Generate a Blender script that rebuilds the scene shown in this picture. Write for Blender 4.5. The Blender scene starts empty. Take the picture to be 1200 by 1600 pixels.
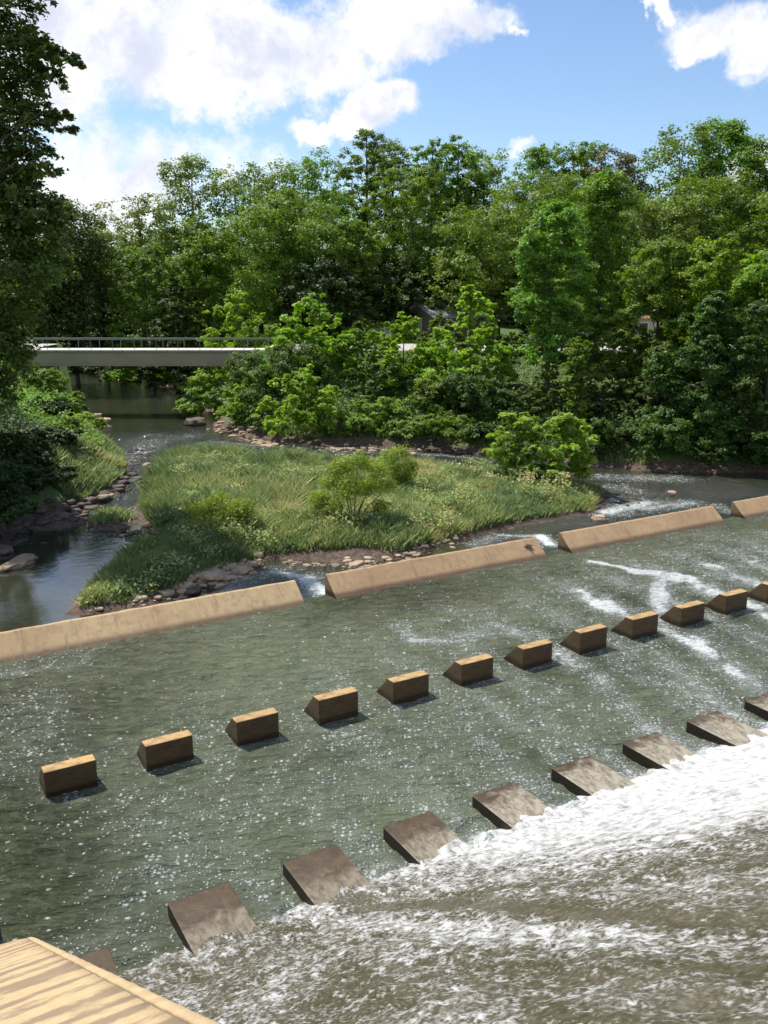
import bpy, bmesh, math, random
import numpy as np
from mathutils import Vector, Matrix, noise as mnoise

# ---------------------------------------------------------------- camera, world, sun
F = 1360.0; PITCH = math.atan(345 / F); EYE = 10.0          # measured from the photograph (1200 x 1600)
CP, SP = math.cos(PITCH), math.sin(PITCH)
sc = bpy.context.scene
COL = sc.collection
cam = bpy.data.objects.new('camera', bpy.data.cameras.new('camera'))
COL.objects.link(cam)
cam.location = (0, 0, EYE)
cam.rotation_euler = (math.pi / 2 - PITCH, 0, 0)
cam.data.sensor_fit = 'VERTICAL'; cam.data.sensor_height = 36; cam.data.lens = 36 * F / 1600
cam.data.clip_start = 0.05; cam.data.clip_end = 3000
sc.camera = cam
sc.view_settings.view_transform = 'Standard'; sc.view_settings.look = 'None'
sc.view_settings.gamma = 1; sc.view_settings.exposure = 0.38
sc.cycles.max_bounces = 6; sc.cycles.transparent_max_bounces = 6

SUN_EL = math.radians(60); SUN_AZ = math.radians(-52)       # azimuth from +Y towards +X
sd = Vector((math.sin(SUN_AZ) * math.cos(SUN_EL), math.cos(SUN_AZ) * math.cos(SUN_EL), math.sin(SUN_EL)))
sun = bpy.data.objects.new('sun', bpy.data.lights.new('sun', 'SUN'))
sun.data.energy = 4.6; sun.data.angle = math.radians(0.5); sun.data.color = (1, 0.95, 0.86)
sun.rotation_euler = (-sd).to_track_quat('-Z', 'Y').to_euler(); sun.location = (0, 0, 80)
COL.objects.link(sun)

def ray(x, y):
    u = (x - 600) / F; v = (800 - y) / F
    return (u, CP + v * SP, -SP + v * CP)
def gp(x, y, z=0.0):
    d = ray(x, y); t = (z - EYE) / d[2]
    return (d[0] * t, d[1] * t)
def at(x, y, Y):
    d = ray(x, y); t = Y / d[1]
    return (d[0] * t, Y, EYE + d[2] * t)
RA = math.radians(59.626)
RR = np.array((math.sin(RA), math.cos(RA))); DD = np.array((-math.cos(RA), math.sin(RA)))
def fr(r, d): return (r * RR[0] + d * DD[0], r * RR[1] + d * DD[1])      # dam axes -> world
def rd(x, y): return (x * RR[0] + y * RR[1], x * DD[0] + y * DD[1])

class NT:
    """tiny node helper"""
    def __init__(s, tree): s.t = tree; s.n = tree.nodes; s.l = tree.links
    def node(s, kind, **kw):
        n = s.n.new(kind)
        for k, v in kw.items(): setattr(n, k, v)
        return n
    def put(s, sock, v):
        if isinstance(v, bpy.types.NodeSocket): s.l.new(v, sock)
        elif v is not None:
            if hasattr(sock, 'default_value') and hasattr(sock.default_value, '__len__') and isinstance(v, (tuple, list)) and len(v) == 3 and len(sock.default_value) == 4: v = (*v, 1)
            sock.default_value = v
    def math(s, op, a, b=None, c=None, clamp=False):
        n = s.node('ShaderNodeMath', operation=op, use_clamp=clamp)
        s.put(n.inputs[0], a); s.put(n.inputs[1], b)
        if c is not None: s.put(n.inputs[2], c)
        return n.outputs[0]
    def vec(s, op, a, b=None, out=0):
        n = s.node('ShaderNodeVectorMath', operation=op)
        s.put(n.inputs[0], a); s.put(n.inputs[1], b)
        return n.outputs['Value'] if op in ('LENGTH', 'DOT_PRODUCT', 'DISTANCE') else n.outputs[0]
    def noise(s, vec, scale, detail=4, rough=0.5, dist=0.0, out='Fac'):
        n = s.node('ShaderNodeTexNoise'); s.put(n.inputs['Vector'], vec)
        n.inputs['Scale'].default_value = scale; n.inputs['Detail'].default_value = detail
        n.inputs['Roughness'].default_value = rough; n.inputs['Distortion'].default_value = dist
        return n.outputs[out]
    def step(s, v, a, b, lo=0.0, hi=1.0, smooth=True):
        n = s.node('ShaderNodeMapRange', interpolation_type='SMOOTHSTEP' if smooth else 'LINEAR')
        s.put(n.inputs[0], v); s.put(n.inputs[1], a); s.put(n.inputs[2], b); s.put(n.inputs[3], lo); s.put(n.inputs[4], hi)
        return n.outputs[0]
    def mix(s, f, a, b, blend='MIX'):
        n = s.node('ShaderNodeMix', data_type='RGBA', blend_type=blend)
        s.put(n.inputs[0], f); s.put(n.inputs[6], a); s.put(n.inputs[7], b)
        return n.outputs[2]
    def mapv(s, v, scale=(1, 1, 1), rot=(0, 0, 0)):
        n = s.node('ShaderNodeMapping'); s.put(n.inputs[0], v)
        n.inputs['Scale'].default_value = scale; n.inputs['Rotation'].default_value = rot
        return n.outputs[0]
    def bump(s, h, strength=0.4, dist=0.05, normal=None):
        n = s.node('ShaderNodeBump'); n.inputs['Strength'].default_value = strength; n.inputs['Distance'].default_value = dist
        s.put(n.inputs['Height'], h)
        if normal is not None: s.put(n.inputs['Normal'], normal)
        return n.outputs[0]

# ---- sky: Nishita plus procedural clouds placed by direction
W = bpy.data.worlds.new('World'); sc.world = W; W.use_nodes = True
T = NT(W.node_tree); W.node_tree.nodes.clear()
sky = T.node('ShaderNodeTexSky', sky_type='NISHITA', sun_disc=False, sun_elevation=SUN_EL, sun_rotation=SUN_AZ)
sky.air_density = 1.0; sky.dust_density = 0.2; sky.ozone_density = 1.0
tc = T.node('ShaderNodeTexCoord').outputs['Generated']
sep = T.node('ShaderNodeSeparateXYZ'); T.put(sep.inputs[0], tc)
yy = T.math('MAXIMUM', sep.outputs[1], 0.08)
U = T.math('DIVIDE', sep.outputs[0], yy); V = T.math('DIVIDE', sep.outputs[2], yy)
cmb = T.node('ShaderNodeCombineXYZ'); T.put(cmb.inputs[0], U); T.put(cmb.inputs[1], V)
warp = T.vec('SUBTRACT', T.noise(tc, 14, 6, 0.6, out='Color'), (0.5, 0.5, 0.5))
sw = T.node('ShaderNodeVectorMath', operation='SCALE'); T.put(sw.inputs[0], warp); sw.inputs['Scale'].default_value = 0.10
uv = T.vec('ADD', cmb.outputs[0], sw.outputs[0])
BL = [(230, 40, 230, 95, 1), (440, 75, 185, 85, 1), (330, 130, 180, 55, 1), (620, 25, 130, 62, 1), (720, 20, 85, 36, 1), (90, 50, 150, 90, 1),
      (600, 168, 62, 42, 1.1), (545, 190, 45, 26, 1), (470, 205, 52, 24, 1), (1150, 45, 110, 52, 1), (1200, 60, 90, 62, 1), (1090, 72, 48, 26, 1),
      (808, 36, 22, 10, .8), (1040, 12, 26, 18, .9), (1012, 20, 14, 10, .7), (1195, 255, 70, 40, .9), (795, 236, 22, 16, .7), (640, 112, 30, 10, .4),
      (130, 275, 240, 100, .72), (320, 250, 150, 60, .52), (190, 290, 60, 24, .9), (120, 330, 140, 50, .85), (40, 120, 160, 110, .9), (-120, 150, 200, 260, .9),
      (300, -260, 420, 170, 1), (1000, -420, 330, 200, .9), (650, -560, 360, 140, .8), (-300, -300, 300, 300, .9)]
acc = None
for (bx, by, ax, ay, st) in BL:
    d = ray(bx, by); cu, cv = d[0] / d[1], d[2] / d[1]
    k = 1 / (F * d[1]) * 1.12
    v = T.vec('SUBTRACT', uv, (cu, cv, 0)); v = T.vec('MULTIPLY', v, (1 / (ax * k), 1 / (ay * k), 0))
    m = T.step(T.vec('LENGTH', v), 1.45, 0.25, 0, st)
    acc = m if acc is None else T.math('MAXIMUM', acc, m)
back = T.step(sep.outputs[1], 0.12, -0.1)                      # clouds behind the viewer: plain noise cover
acc = T.math('MAXIMUM', acc, T.math('MULTIPLY', back, T.step(T.noise(tc, 2.2, 5), .48, .62)))
fb = T.noise(tc, 17, 12, 0.70, 0)
den = T.math('ADD', acc, T.math('MULTIPLY', T.math('SUBTRACT', fb, 0.5), 2.1))
alpha = T.math('MULTIPLY', T.step(den, 0.16, 0.95), T.step(acc, 0.02, 0.4))
alpha = T.math('MULTIPLY', alpha, T.step(sep.outputs[2], -0.02, 0.03))
puff = T.noise(T.vec('ADD', tc, (0.0, 0.0, -0.012)), 11, 6, 0.5)
shade = T.step(T.math('ADD', puff, T.math('MULTIPLY', T.step(den, 0.8, 1.4), -0.14)), 0.28, 0.56)
ccol = T.mix(shade, (0.66, 0.70, 0.84), (1.0, 0.99, 0.985))
cstr = T.vec('MULTIPLY', ccol, (8.8, 8.8, 8.8))
skyc = T.vec('MULTIPLY', sky.outputs[0], (1.0, 1.08, 1.20))
skymix = T.mix(alpha, skyc, cstr)
bg = T.node('ShaderNodeBackground'); T.put(bg.inputs[0], skymix); bg.inputs[1].default_value = 0.10
T.l.new(bg.outputs[0], T.node('ShaderNodeOutputWorld').inputs[0])

# ---------------------------------------------------------------- materials
def new_mat(name):
    m = bpy.data.materials.new(name); m.use_nodes = True; m.node_tree.nodes.clear()
    t = NT(m.node_tree); b = t.node('ShaderNodeBsdfPrincipled'); o = t.node('ShaderNodeOutputMaterial')
    t.l.new(b.outputs[0], o.inputs[0])
    return m, t, b, o
def objc(t): return t.node('ShaderNodeTexCoord').outputs['Object']
def pos(t): return t.node('ShaderNodeNewGeometry').outputs['Position']

def leaf_mat(name, dark, light, trans=0.3, var=0.13):
    m, t, b, o = new_mat(name)
    a = t.node('ShaderNodeAttribute', attribute_name='tint')
    rnd = t.node('ShaderNodeObjectInfo').outputs['Random']
    n = t.noise(pos(t), 0.45, 2)
    f = t.math('ADD', a.outputs['Fac'], t.math('MULTIPLY', t.math('SUBTRACT', n, .5), .9), clamp=True)
    c = t.mix(f, dark, light)
    h = t.node('ShaderNodeHueSaturation'); t.put(h.inputs['Color'], c)
    t.put(h.inputs['Hue'], t.math('ADD', t.math('MULTIPLY', rnd, .022), .486))
    t.put(h.inputs['Value'], t.math('ADD', t.math('MULTIPLY', rnd, var * 2), 1 - var))
    t.put(b.inputs['Base Color'], h.outputs[0]); b.inputs['Roughness'].default_value = 0.55
    b.inputs['Specular IOR Level'].default_value = 0.35
    tr = t.node('ShaderNodeBsdfTranslucent')
    t.put(tr.inputs[0], t.mix(1.0, h.outputs[0], (1.25, 1.35, 0.45), 'MULTIPLY'))
    mx = t.node('ShaderNodeMixShader'); mx.inputs[0].default_value = trans
    t.l.new(b.outputs[0], mx.inputs[1]); t.l.new(tr.outputs[0], mx.inputs[2]); t.l.new(mx.outputs[0], o.inputs[0])
    return m
LM = dict(
    bright=leaf_mat('leaf_bright', (0.140, 0.240, 0.022), (0.380, 0.540, 0.060), .42),
    sycamore=leaf_mat('leaf_sycamore', (0.150, 0.250, 0.035), (0.400, 0.560, 0.090), .42),
    mid=leaf_mat('leaf_mid', (0.088, 0.155, 0.021), (0.226, 0.342, 0.040), .32),
    green=leaf_mat('leaf_green', (0.095, 0.174, 0.026), (0.238, 0.378, 0.055), .32),
    olive=leaf_mat('leaf_olive', (0.095, 0.153, 0.022), (0.230, 0.330, 0.046), .34),
    yellow=leaf_mat('leaf_yellow', (0.120, 0.210, 0.018), (0.290, 0.430, 0.040), .40),
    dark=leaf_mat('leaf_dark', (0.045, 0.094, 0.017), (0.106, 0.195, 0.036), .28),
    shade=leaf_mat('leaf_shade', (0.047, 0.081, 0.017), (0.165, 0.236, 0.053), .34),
    pale=leaf_mat('leaf_pale', (0.127, 0.186, 0.040), (0.253, 0.347, 0.075), .32),
    brown=leaf_mat('leaf_brown', (0.110, 0.104, 0.044), (0.183, 0.186, 0.077), .2),
    willow=leaf_mat('leaf_willow', (0.183, 0.255, 0.033), (0.366, 0.464, 0.077), .38),
    deep=leaf_mat('leaf_deep_shade', (0.020, 0.040, 0.009), (0.055, 0.098, 0.020), .22),  # leaf colour darkened to paint in shade: left bushes, slope cover, fill trees
    lush=leaf_mat('leaf_lush', (0.094, 0.188, 0.028), (0.250, 0.413, 0.061), .36),
    vine=leaf_mat('leaf_vine', (0.113, 0.208, 0.028), (0.281, 0.429, 0.066), .32),
)
def rock_mat(name, a, bcol, scale=2.0, rough=.85, wet=None):
    m, t, b, o = new_mat(name)
    p = pos(t); n1 = t.noise(p, scale, 6, .6); n2 = t.noise(p, scale * 7, 5, .6)
    c = t.mix(t.step(n1, .3, .7), a, bcol)
    c = t.mix(t.step(n2, .35, .75, 0, .45), c, tuple(x * .5 for x in a))
    rnd = t.node('ShaderNodeObjectInfo').outputs['Random']
    if wet is not None:
        s = t.node('ShaderNodeSeparateXYZ'); t.put(s.inputs[0], p)
        w = t.step(t.math('ADD', s.outputs[2], t.math('MULTIPLY', n1, .12)), wet, wet + .13, 1, 0)
        c = t.mix(w, c, t.mix(1, c, (.30, .28, .25), 'MULTIPLY'))
    t.put(b.inputs['Base Color'], c); b.inputs['Roughness'].default_value = rough
    t.put(b.inputs['Normal'], t.bump(t.math('ADD', n1, t.math('MULTIPLY', n2, .4)), .6, .06))
    return m
M_ROCK = rock_mat('sandstone', (.36, .26, .17), (.52, .40, .28), 1.7, .85, -.38)
M_DROCK = rock_mat('dark_stone', (.06, .042, .032), (.15, .105, .075), 2.2, .7, -.33)
M_TROCK = rock_mat('tan_boulder', (.22, .155, .095), (.34, .25, .16), 2.4, .85, -.36)
M_BARK = rock_mat('bark', (.07, .05, .035), (.14, .11, .08), 3)
M_PBARK = rock_mat('pale_bark', (.20, .18, .15), (.34, .31, .26), 2)
M_STICK = rock_mat('wet_wood', (.10, .05, .03), (.16, .09, .05), 6)

# weathered concrete of the weir
def concrete(name, a, bcol, stain, wet=None, streak=None, side_shade=None, joints=False):
    m, t, b, o = new_mat(name)
    p = pos(t); oc = objc(t)
    n1 = t.noise(p, .55, 5, .6); n2 = t.noise(p, 5, 6, .65); n3 = t.noise(p, 40, 4, .6)
    c = t.mix(t.step(n1, .32, .68), a, bcol)
    c = t.mix(t.step(n2, .45, .72, 0, .6), c, stain)
    c = t.mix(t.step(n3, .5, .8, 0, .35), c, tuple(x * .55 for x in a))
    if streak:
        s1 = t.noise(t.mapv(oc, streak), 3.0, 4, .6)
        c = t.mix(t.step(s1, .46, .66, 0, .75), c, stain)
    s = t.node('ShaderNodeSeparateXYZ'); t.put(s.inputs[0], p)
    if side_shade:  # shade painted into steep faces by normal; on the baffles with wet algae
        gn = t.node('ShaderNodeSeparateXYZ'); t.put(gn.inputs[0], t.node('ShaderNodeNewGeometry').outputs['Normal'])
        c = t.mix(t.step(gn.outputs[2], .45 if joints else .75, .65 if joints else .95), t.mix(1, c, side_shade, 'MULTIPLY'), c)
    if wet is not None:
        z = t.math('ADD', s.outputs[2], t.math('MULTIPLY', t.math('SUBTRACT', n2, .5), .12))
        w = t.step(z, wet, wet + .14, .8, 0)
        c = t.mix(w, c, t.mix(1, c, (.22, .20, .18), 'MULTIPLY'))
        t.put(b.inputs['Roughness'], t.step(z, wet, wet + .14, .35, .85))
    else: b.inputs['Roughness'].default_value = .85
    if joints:
        ox = t.node('ShaderNodeSeparateXYZ'); t.put(ox.inputs[0], oc)
        jn = t.math('ABSOLUTE', t.math('SUBTRACT', t.math('FRACT', t.math('DIVIDE', t.math('ADD', ox.outputs[0], t.math('MULTIPLY', n2, .03)), 3.05)), .5))
        pass
        st = t.noise(t.mapv(oc, (2.2, .35, .35)), 2.5, 4, .6)
        c = t.mix(t.step(st, .52, .68, 0, .55), c, stain)
    t.put(b.inputs['Base Color'], c)
    t.put(b.inputs['Normal'], t.bump(t.math('ADD', n2, t.math('MULTIPLY', n3, .7)), .45, .025))
    return m
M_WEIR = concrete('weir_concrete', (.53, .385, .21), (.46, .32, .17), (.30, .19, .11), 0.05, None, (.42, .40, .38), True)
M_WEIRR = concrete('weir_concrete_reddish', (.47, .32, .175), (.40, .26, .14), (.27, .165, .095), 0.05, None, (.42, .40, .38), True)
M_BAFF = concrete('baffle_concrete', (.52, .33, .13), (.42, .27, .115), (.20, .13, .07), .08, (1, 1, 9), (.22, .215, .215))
M_CHUTE = concrete('chute_concrete', (.125, .085, .055), (.095, .065, .045), (.06, .042, .03), -.02)
M_BRIDGE = concrete('bridge_beam', (.33, .285, .20), (.28, .24, .165), (.25, .23, .19))
M_DECK = concrete('bridge_deck', (.66, .63, .56), (.58, .55, .49), (.4, .38, .34))
M_GREYC = concrete('grey_concrete', (.30, .28, .24), (.24, .22, .18), (.15, .14, .11), .1)
M_ROAD = concrete('road_surface', (.50, .48, .44), (.42, .40, .37), (.32, .31, .28))

def plain(name, col, rough=.6, metal=0, sc_=8, amt=.2):
    m, t, b, o = new_mat(name)
    n = t.noise(pos(t), sc_, 4)
    t.put(b.inputs['Base Color'], t.mix(t.step(n, .3, .7, 0, amt), col, tuple(x * .5 for x in col)))
    b.inputs['Roughness'].default_value = rough; b.inputs['Metallic'].default_value = metal
    return m
M_RAIL = plain('rail_metal', (.24, .24, .23), .45, .3)
M_ROOFG = plain('grey_shingle', (.36, .35, .36), .9, 0, 3)
M_ROOFB = plain('brown_shingle', (.45, .27, .14), .9, 0, 3)
M_BRICK = plain('brown_siding', (.20, .15, .12), .9, 0, 2)
M_TAN = plain('tan_siding', (.52, .44, .34), .9, 0, 2)
M_WHITE = plain('white_paint', (.72, .72, .70), .6)
M_GLASS = plain('window_glass', (.03, .035, .04), .12, 0)

# ---------------------------------------------------------------- object helpers
def tag(o, label=None, cat=None, group=None, kind=None):
    if label: o['label'] = label
    if cat: o['category'] = cat
    if group: o['group'] = group
    if kind: o['kind'] = kind
    return o
def empty(name, loc, label, cat, group=None, rz=0):
    o = bpy.data.objects.new(name, None); COL.objects.link(o); o.location = loc; o.rotation_euler = (0, 0, rz)
    o.empty_display_size = .2
    return tag(o, label, cat, group)
def mesh_obj(name, verts, faces, mat, parent=None, smooth=False, attrs=None):
    me = bpy.data.meshes.new(name); me.from_pydata([tuple(v) for v in verts], [], faces)
    me.update()
    if smooth: me.polygons.foreach_set('use_smooth', [True] * len(me.polygons))
    if mat: me.materials.append(mat)
    o = bpy.data.objects.new(name, me); COL.objects.link(o)
    if parent: o.parent = parent
    return o
def np_mesh(name, V, quads, mat=None, smooth=False, face_attr=None, vert_attr=None):
    """fast mesh from arrays; quads (n,k) int"""
    me = bpy.data.meshes.new(name); n, k = quads.shape
    me.vertices.add(len(V)); me.vertices.foreach_set('co', np.asarray(V, np.float32).ravel())
    me.loops.add(n * k); me.loops.foreach_set('vertex_index', quads.astype(np.int32).ravel())
    me.polygons.add(n); me.polygons.foreach_set('loop_start', np.arange(0, n * k, k, dtype=np.int32))
    if smooth: me.polygons.foreach_set('use_smooth', np.ones(n, bool))
    me.update(calc_edges=True)
    for dom, dct in (('FACE', face_attr), ('POINT', vert_attr)):
        for nm, arr in (dct or {}).items():
            a = me.attributes.new(nm, 'FLOAT', dom); a.data.foreach_set('value', np.asarray(arr, np.float32))
    if mat: me.materials.append(mat)
    return me
def link(name, me, parent=None):
    o = bpy.data.objects.new(name, me); COL.objects.link(o)
    if parent: o.parent = parent
    return o

def prism(name, prof, r0, r1, mat, parent, bevel=.02, rot=None, seg=None, rough=0.0):
    """extrude a (d,z) profile along the dam axis from r0 to r1; local axes of the parent: x=r, y=d"""
    bm = bmesh.new()
    rs = [r0, r1] if not seg else list(np.linspace(r0, r1, max(2, int((r1 - r0) / seg) + 1)))
    rings = [[bm.verts.new((r, d, z)) for d, z in prof] for r in rs]
    n = len(prof)
    for a, b in zip(rings[:-1], rings[1:]):
        for i in range(n): bm.faces.new((a[i], a[(i + 1) % n], b[(i + 1) % n], b[i]))
    bm.faces.new(list(reversed(rings[0]))); bm.faces.new(rings[-1])
    bmesh.ops.recalc_face_normals(bm, faces=bm.faces)
    if bevel:
        ed = [e for e in bm.edges if len(e.link_faces) == 2 and e.calc_face_angle(0) > .25]
        bmesh.ops.bevel(bm, geom=ed, offset=bevel, segments=2, profile=.6, affect='EDGES')
    if rough:
        bmesh.ops.triangulate(bm, faces=bm.faces)
        bmesh.ops.subdivide_edges(bm, edges=[e for e in bm.edges if e.calc_length() > .15], cuts=1)
        bmesh.ops.triangulate(bm, faces=bm.faces)
        for v in bm.verts:
            v.co += Vector(mnoise.noise_vector(v.co * 3.1)) * rough + Vector(mnoise.noise_vector(v.co * 11)) * rough * .5
    me = bpy.data.meshes.new(name); bm.to_mesh(me); bm.free(); me.materials.append(mat)
    return link(name, me, parent)
def box(name, c, s, mat, parent=None, bevel=0.0, rz=0):
    bm = bmesh.new(); bmesh.ops.create_cube(bm, size=1)
    for v in bm.verts: v.co = Vector((v.co.x * s[0], v.co.y * s[1], v.co.z * s[2]))
    if bevel: bmesh.ops.bevel(bm, geom=list(bm.edges), offset=bevel, segments=2, affect='EDGES')
    if rz: bmesh.ops.rotate(bm, verts=bm.verts, matrix=Matrix.Rotation(rz, 3, 'Z'))
    for v in bm.verts: v.co += Vector(c)
    me = bpy.data.meshes.new(name); bm.to_mesh(me); bm.free(); me.materials.append(mat)
    return link(name, me, parent)

# numpy value noise
_rg = np.random.RandomState(7); _TAB = _rg.rand(256, 256)
def vn(x, y, s=1.0, o=0):
    x = np.asarray(x, float) * s + o * 17.3; y = np.asarray(y, float) * s + o * 31.7
    xi = np.floor(x).astype(int); yi = np.floor(y).astype(int); fx = x - xi; fy = y - yi
    fx = fx * fx * (3 - 2 * fx); fy = fy * fy * (3 - 2 * fy)
    g = lambda a, b: _TAB[a & 255, b & 255]
    return (g(xi, yi) * (1 - fx) + g(xi + 1, yi) * fx) * (1 - fy) + (g(xi, yi + 1) * (1 - fx) + g(xi + 1, yi + 1) * fx) * fy
def fbm(x, y, s=1.0, o=0, n=4):
    t = 0; a = .5
    for i in range(n): t = t + a * vn(x, y, s * 2 ** i, o + i); a *= .5
    return t / (1 - .5 ** n)

def poly_sd(px, py, poly):
    """signed distance to a polygon, positive inside"""
    P = np.array(poly, float); n = len(P); d = np.full(px.shape, 1e9); ins = np.zeros(px.shape, bool)
    for i in range(n):
        a = P[i]; b = P[(i + 1) % n]; e = b - a
        t = np.clip(((px - a[0]) * e[0] + (py - a[1]) * e[1]) / (e @ e), 0, 1)
        d = np.minimum(d, np.hypot(px - a[0] - t * e[0], py - a[1] - t * e[1]))
        c = ((a[1] > py) != (b[1] > py)) & (px < (b[0] - a[0]) * (py - a[1]) / (b[1] - a[1] + 1e-12) + a[0])
        ins ^= c
    return np.where(ins, d, -d)

# ---------------------------------------------------------------- terrain
ZR = -0.4                                                   # level of the river below the weir
LEFT = [(-400, 20), (-19, 20), (-17.5, 30), (-16.8, 36.0), (-16.3, 38.6), (-15.4, 41.0), (-14.6, 45), (-15.0, 49.3), (-16.4, 54.2), (-20.1, 61.4), (-23.0, 69.0), (-27.8, 78.7), (-38, 101), (-52, 121), (-90, 150), (-400, 180)]
RIGHT = [(-400, 195), (-88, 165), (-46, 124), (-40.3, 117.8), (-33.4, 108.9), (-26.6, 101.2), (-21.9, 95.4), (-17.0, 82.4), (-13.6, 70), (-12.3, 66.0), (-8.2, 62.0), (-6.7, 60.6), (-1.8, 59.6), (1.7, 58.8), (6.6, 56.0), (13.0, 52.1), (15.1, 51.0), (22.4, 50.2), (30, 49), (60, 44), (400, 30), (600, 900), (-400, 900)]
ISLE = [(-10.6, 27.0), (-10.9, 29.5), (-10.6, 32.5), (-9.6, 35), (-10.6, 37.5), (-12.0, 40.6), (-13.8, 49.7), (-14.4, 54.5), (-12.0, 56.0), (-8.5, 53.6), (-1.6, 51.2), (1.6, 50.6), (6.0, 48.9), (9.3, 47.4), (12.0, 44.7), (10.4, 40.8), (5.9, 38.2), (3.6, 36.2), (0.9, 33.6), (-1.4, 32.8), (-4.6, 33.2), (-5.6, 31.6), (-7.0, 29.2), (-8.6, 27.6)]
def land(x, y):
    x = np.asarray(x, float); y = np.asarray(y, float)
    wob = (fbm(x, y, .35, 3) - .5) * 1.6
    sl = poly_sd(x, y, LEFT) + wob; sr = poly_sd(x, y, RIGHT) + wob; si = poly_sd(x, y, ISLE) + wob * .35
    rl = np.where(sl > 0, np.minimum(sl * .62 + .15 * np.minimum(sl, 1), 5.4 + np.minimum(sl * .02, 3)), np.maximum(sl * .5, -1.2))
    s2 = np.maximum(sr, 0)
    hr = np.minimum(s2 * .55, 1.1) + np.clip((s2 - 2.5) * .27, 0, 4.4)
    hill = np.clip((y - 92 - .15 * np.abs(x)) * .16, 0, 11) * np.clip((sr - 14) / 20, 0, 1)
    rr_ = np.where(sr > 0, hr + hill, np.maximum(sr * .4, -1.2))
    ri = np.where(si > 0, np.minimum(si * .28, .55), np.maximum(si * .35, -1.0))
    return ZR + np.maximum(np.maximum(rl, rr_), ri) + (fbm(x, y, .9, 9) - .5) * .22
def gpoly(*a): return [gp(x_, y_, ZR) for x_, y_ in a]
LEDGES = [gpoly((95, 770), (190, 742), (200, 758), (170, 785), (110, 800), (60, 800)), gpoly((30, 812), (128, 800), (135, 818), (90, 830), (30, 832)),
          gpoly((138, 806), (205, 800), (215, 818), (190, 830), (140, 826)), gpoly((190, 838), (260, 822), (262, 836), (200, 846))]
_land0 = land
def land(x, y):
    h = _land0(x, y); x = np.asarray(x, float); y = np.asarray(y, float)
    for L_ in LEDGES:
        sd__ = poly_sd(x, y, L_) + (fbm(x, y, 1.6, 19) - .5) * .9
        h = np.where(sd__ > -1.2, np.maximum(h, ZR + np.clip(sd__ * .4, -.5, .16)), h)
    return h
def road_y(x): return 75.8 + 0 * x
def ground_h(x, y):
    h = land(x, y)
    onroad = (y > 74.2) & (y < 86) & ((x > -10.5) | (x < -31))
    h = np.where(onroad, 5.05, h)
    r = x * RR[0] + y * RR[1]; d = x * DD[0] + y * DD[1]
    h = np.where(d < 24.9, -2.2, h)
    h = np.where((d < 26) & (d >= 24.9), np.minimum(h, -.9), h)
    return h
xs = np.unique(np.concatenate([np.linspace(-900, -60, 22), np.linspace(-60, -30, 50), np.arange(-30, 30, .35), np.linspace(30, 60, 50), np.linspace(60, 900, 22)]))
ys = np.unique(np.concatenate([np.linspace(-300, 10, 12), np.arange(20, 100, .35), np.linspace(100, 150, 50), np.linspace(150, 1500, 24)]))
GX, GY = np.meshgrid(xs, ys); GH = ground_h(GX, GY)
def grid_faces(nx, ny):
    i = np.arange(nx - 1)[None, :] + (np.arange(ny - 1) * nx)[:, None]; i = i.ravel()
    return np.stack([i, i + 1, i + nx + 1, i + nx], 1)
m, t, b, o = new_mat('bank_ground')
p = pos(t); s = t.node('ShaderNodeSeparateXYZ'); t.put(s.inputs[0], p)
n1 = t.noise(p, .5, 5); n2 = t.noise(p, 4, 6, .65); n3 = t.noise(p, 14, 5, .6)
mud = t.mix(t.step(n2, .35, .7), (.055, .036, .026), (.16, .11, .075))
grs = t.mix(t.step(n3, .3, .7), (.055, .11, .025), (.12, .20, .045))
zz = t.math('ADD', s.outputs[2], t.math('MULTIPLY', t.math('SUBTRACT', n1, .5), .8))
c = t.mix(t.step(zz, -.15, .35), mud, grs)
t.put(b.inputs['Base Color'], c); b.inputs['Roughness'].default_value = .9
t.put(b.inputs['Normal'], t.bump(t.math('ADD', n2, n3), .7, .08)); M_GROUND = m
g = link('ground', np_mesh('ground', np.stack([GX.ravel(), GY.ravel(), GH.ravel()], 1), grid_faces(len(xs), len(ys)), M_GROUND, True)); g['kind'] = 'structure'

# road that leads off the bridge
rx = np.arange(-10.4, 70, 1.0)
V_ = []; Fq = []
for i, x in enumerate(rx): V_ += [(x, 75.2, 5.10), (x, 84.5, 5.14)]
Fq = [(2 * i, 2 * i + 2, 2 * i + 3, 2 * i + 1) for i in range(len(rx) - 1)]
tag(mesh_obj('road', V_, Fq, M_ROAD), kind='structure')
mesh_obj('road', [(-80, 75.2, 5.10), (-31, 75.2, 5.10), (-31, 84.5, 5.14), (-80, 84.5, 5.14)], [(0, 1, 2, 3)], M_ROAD)['kind'] = 'structure'

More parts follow.
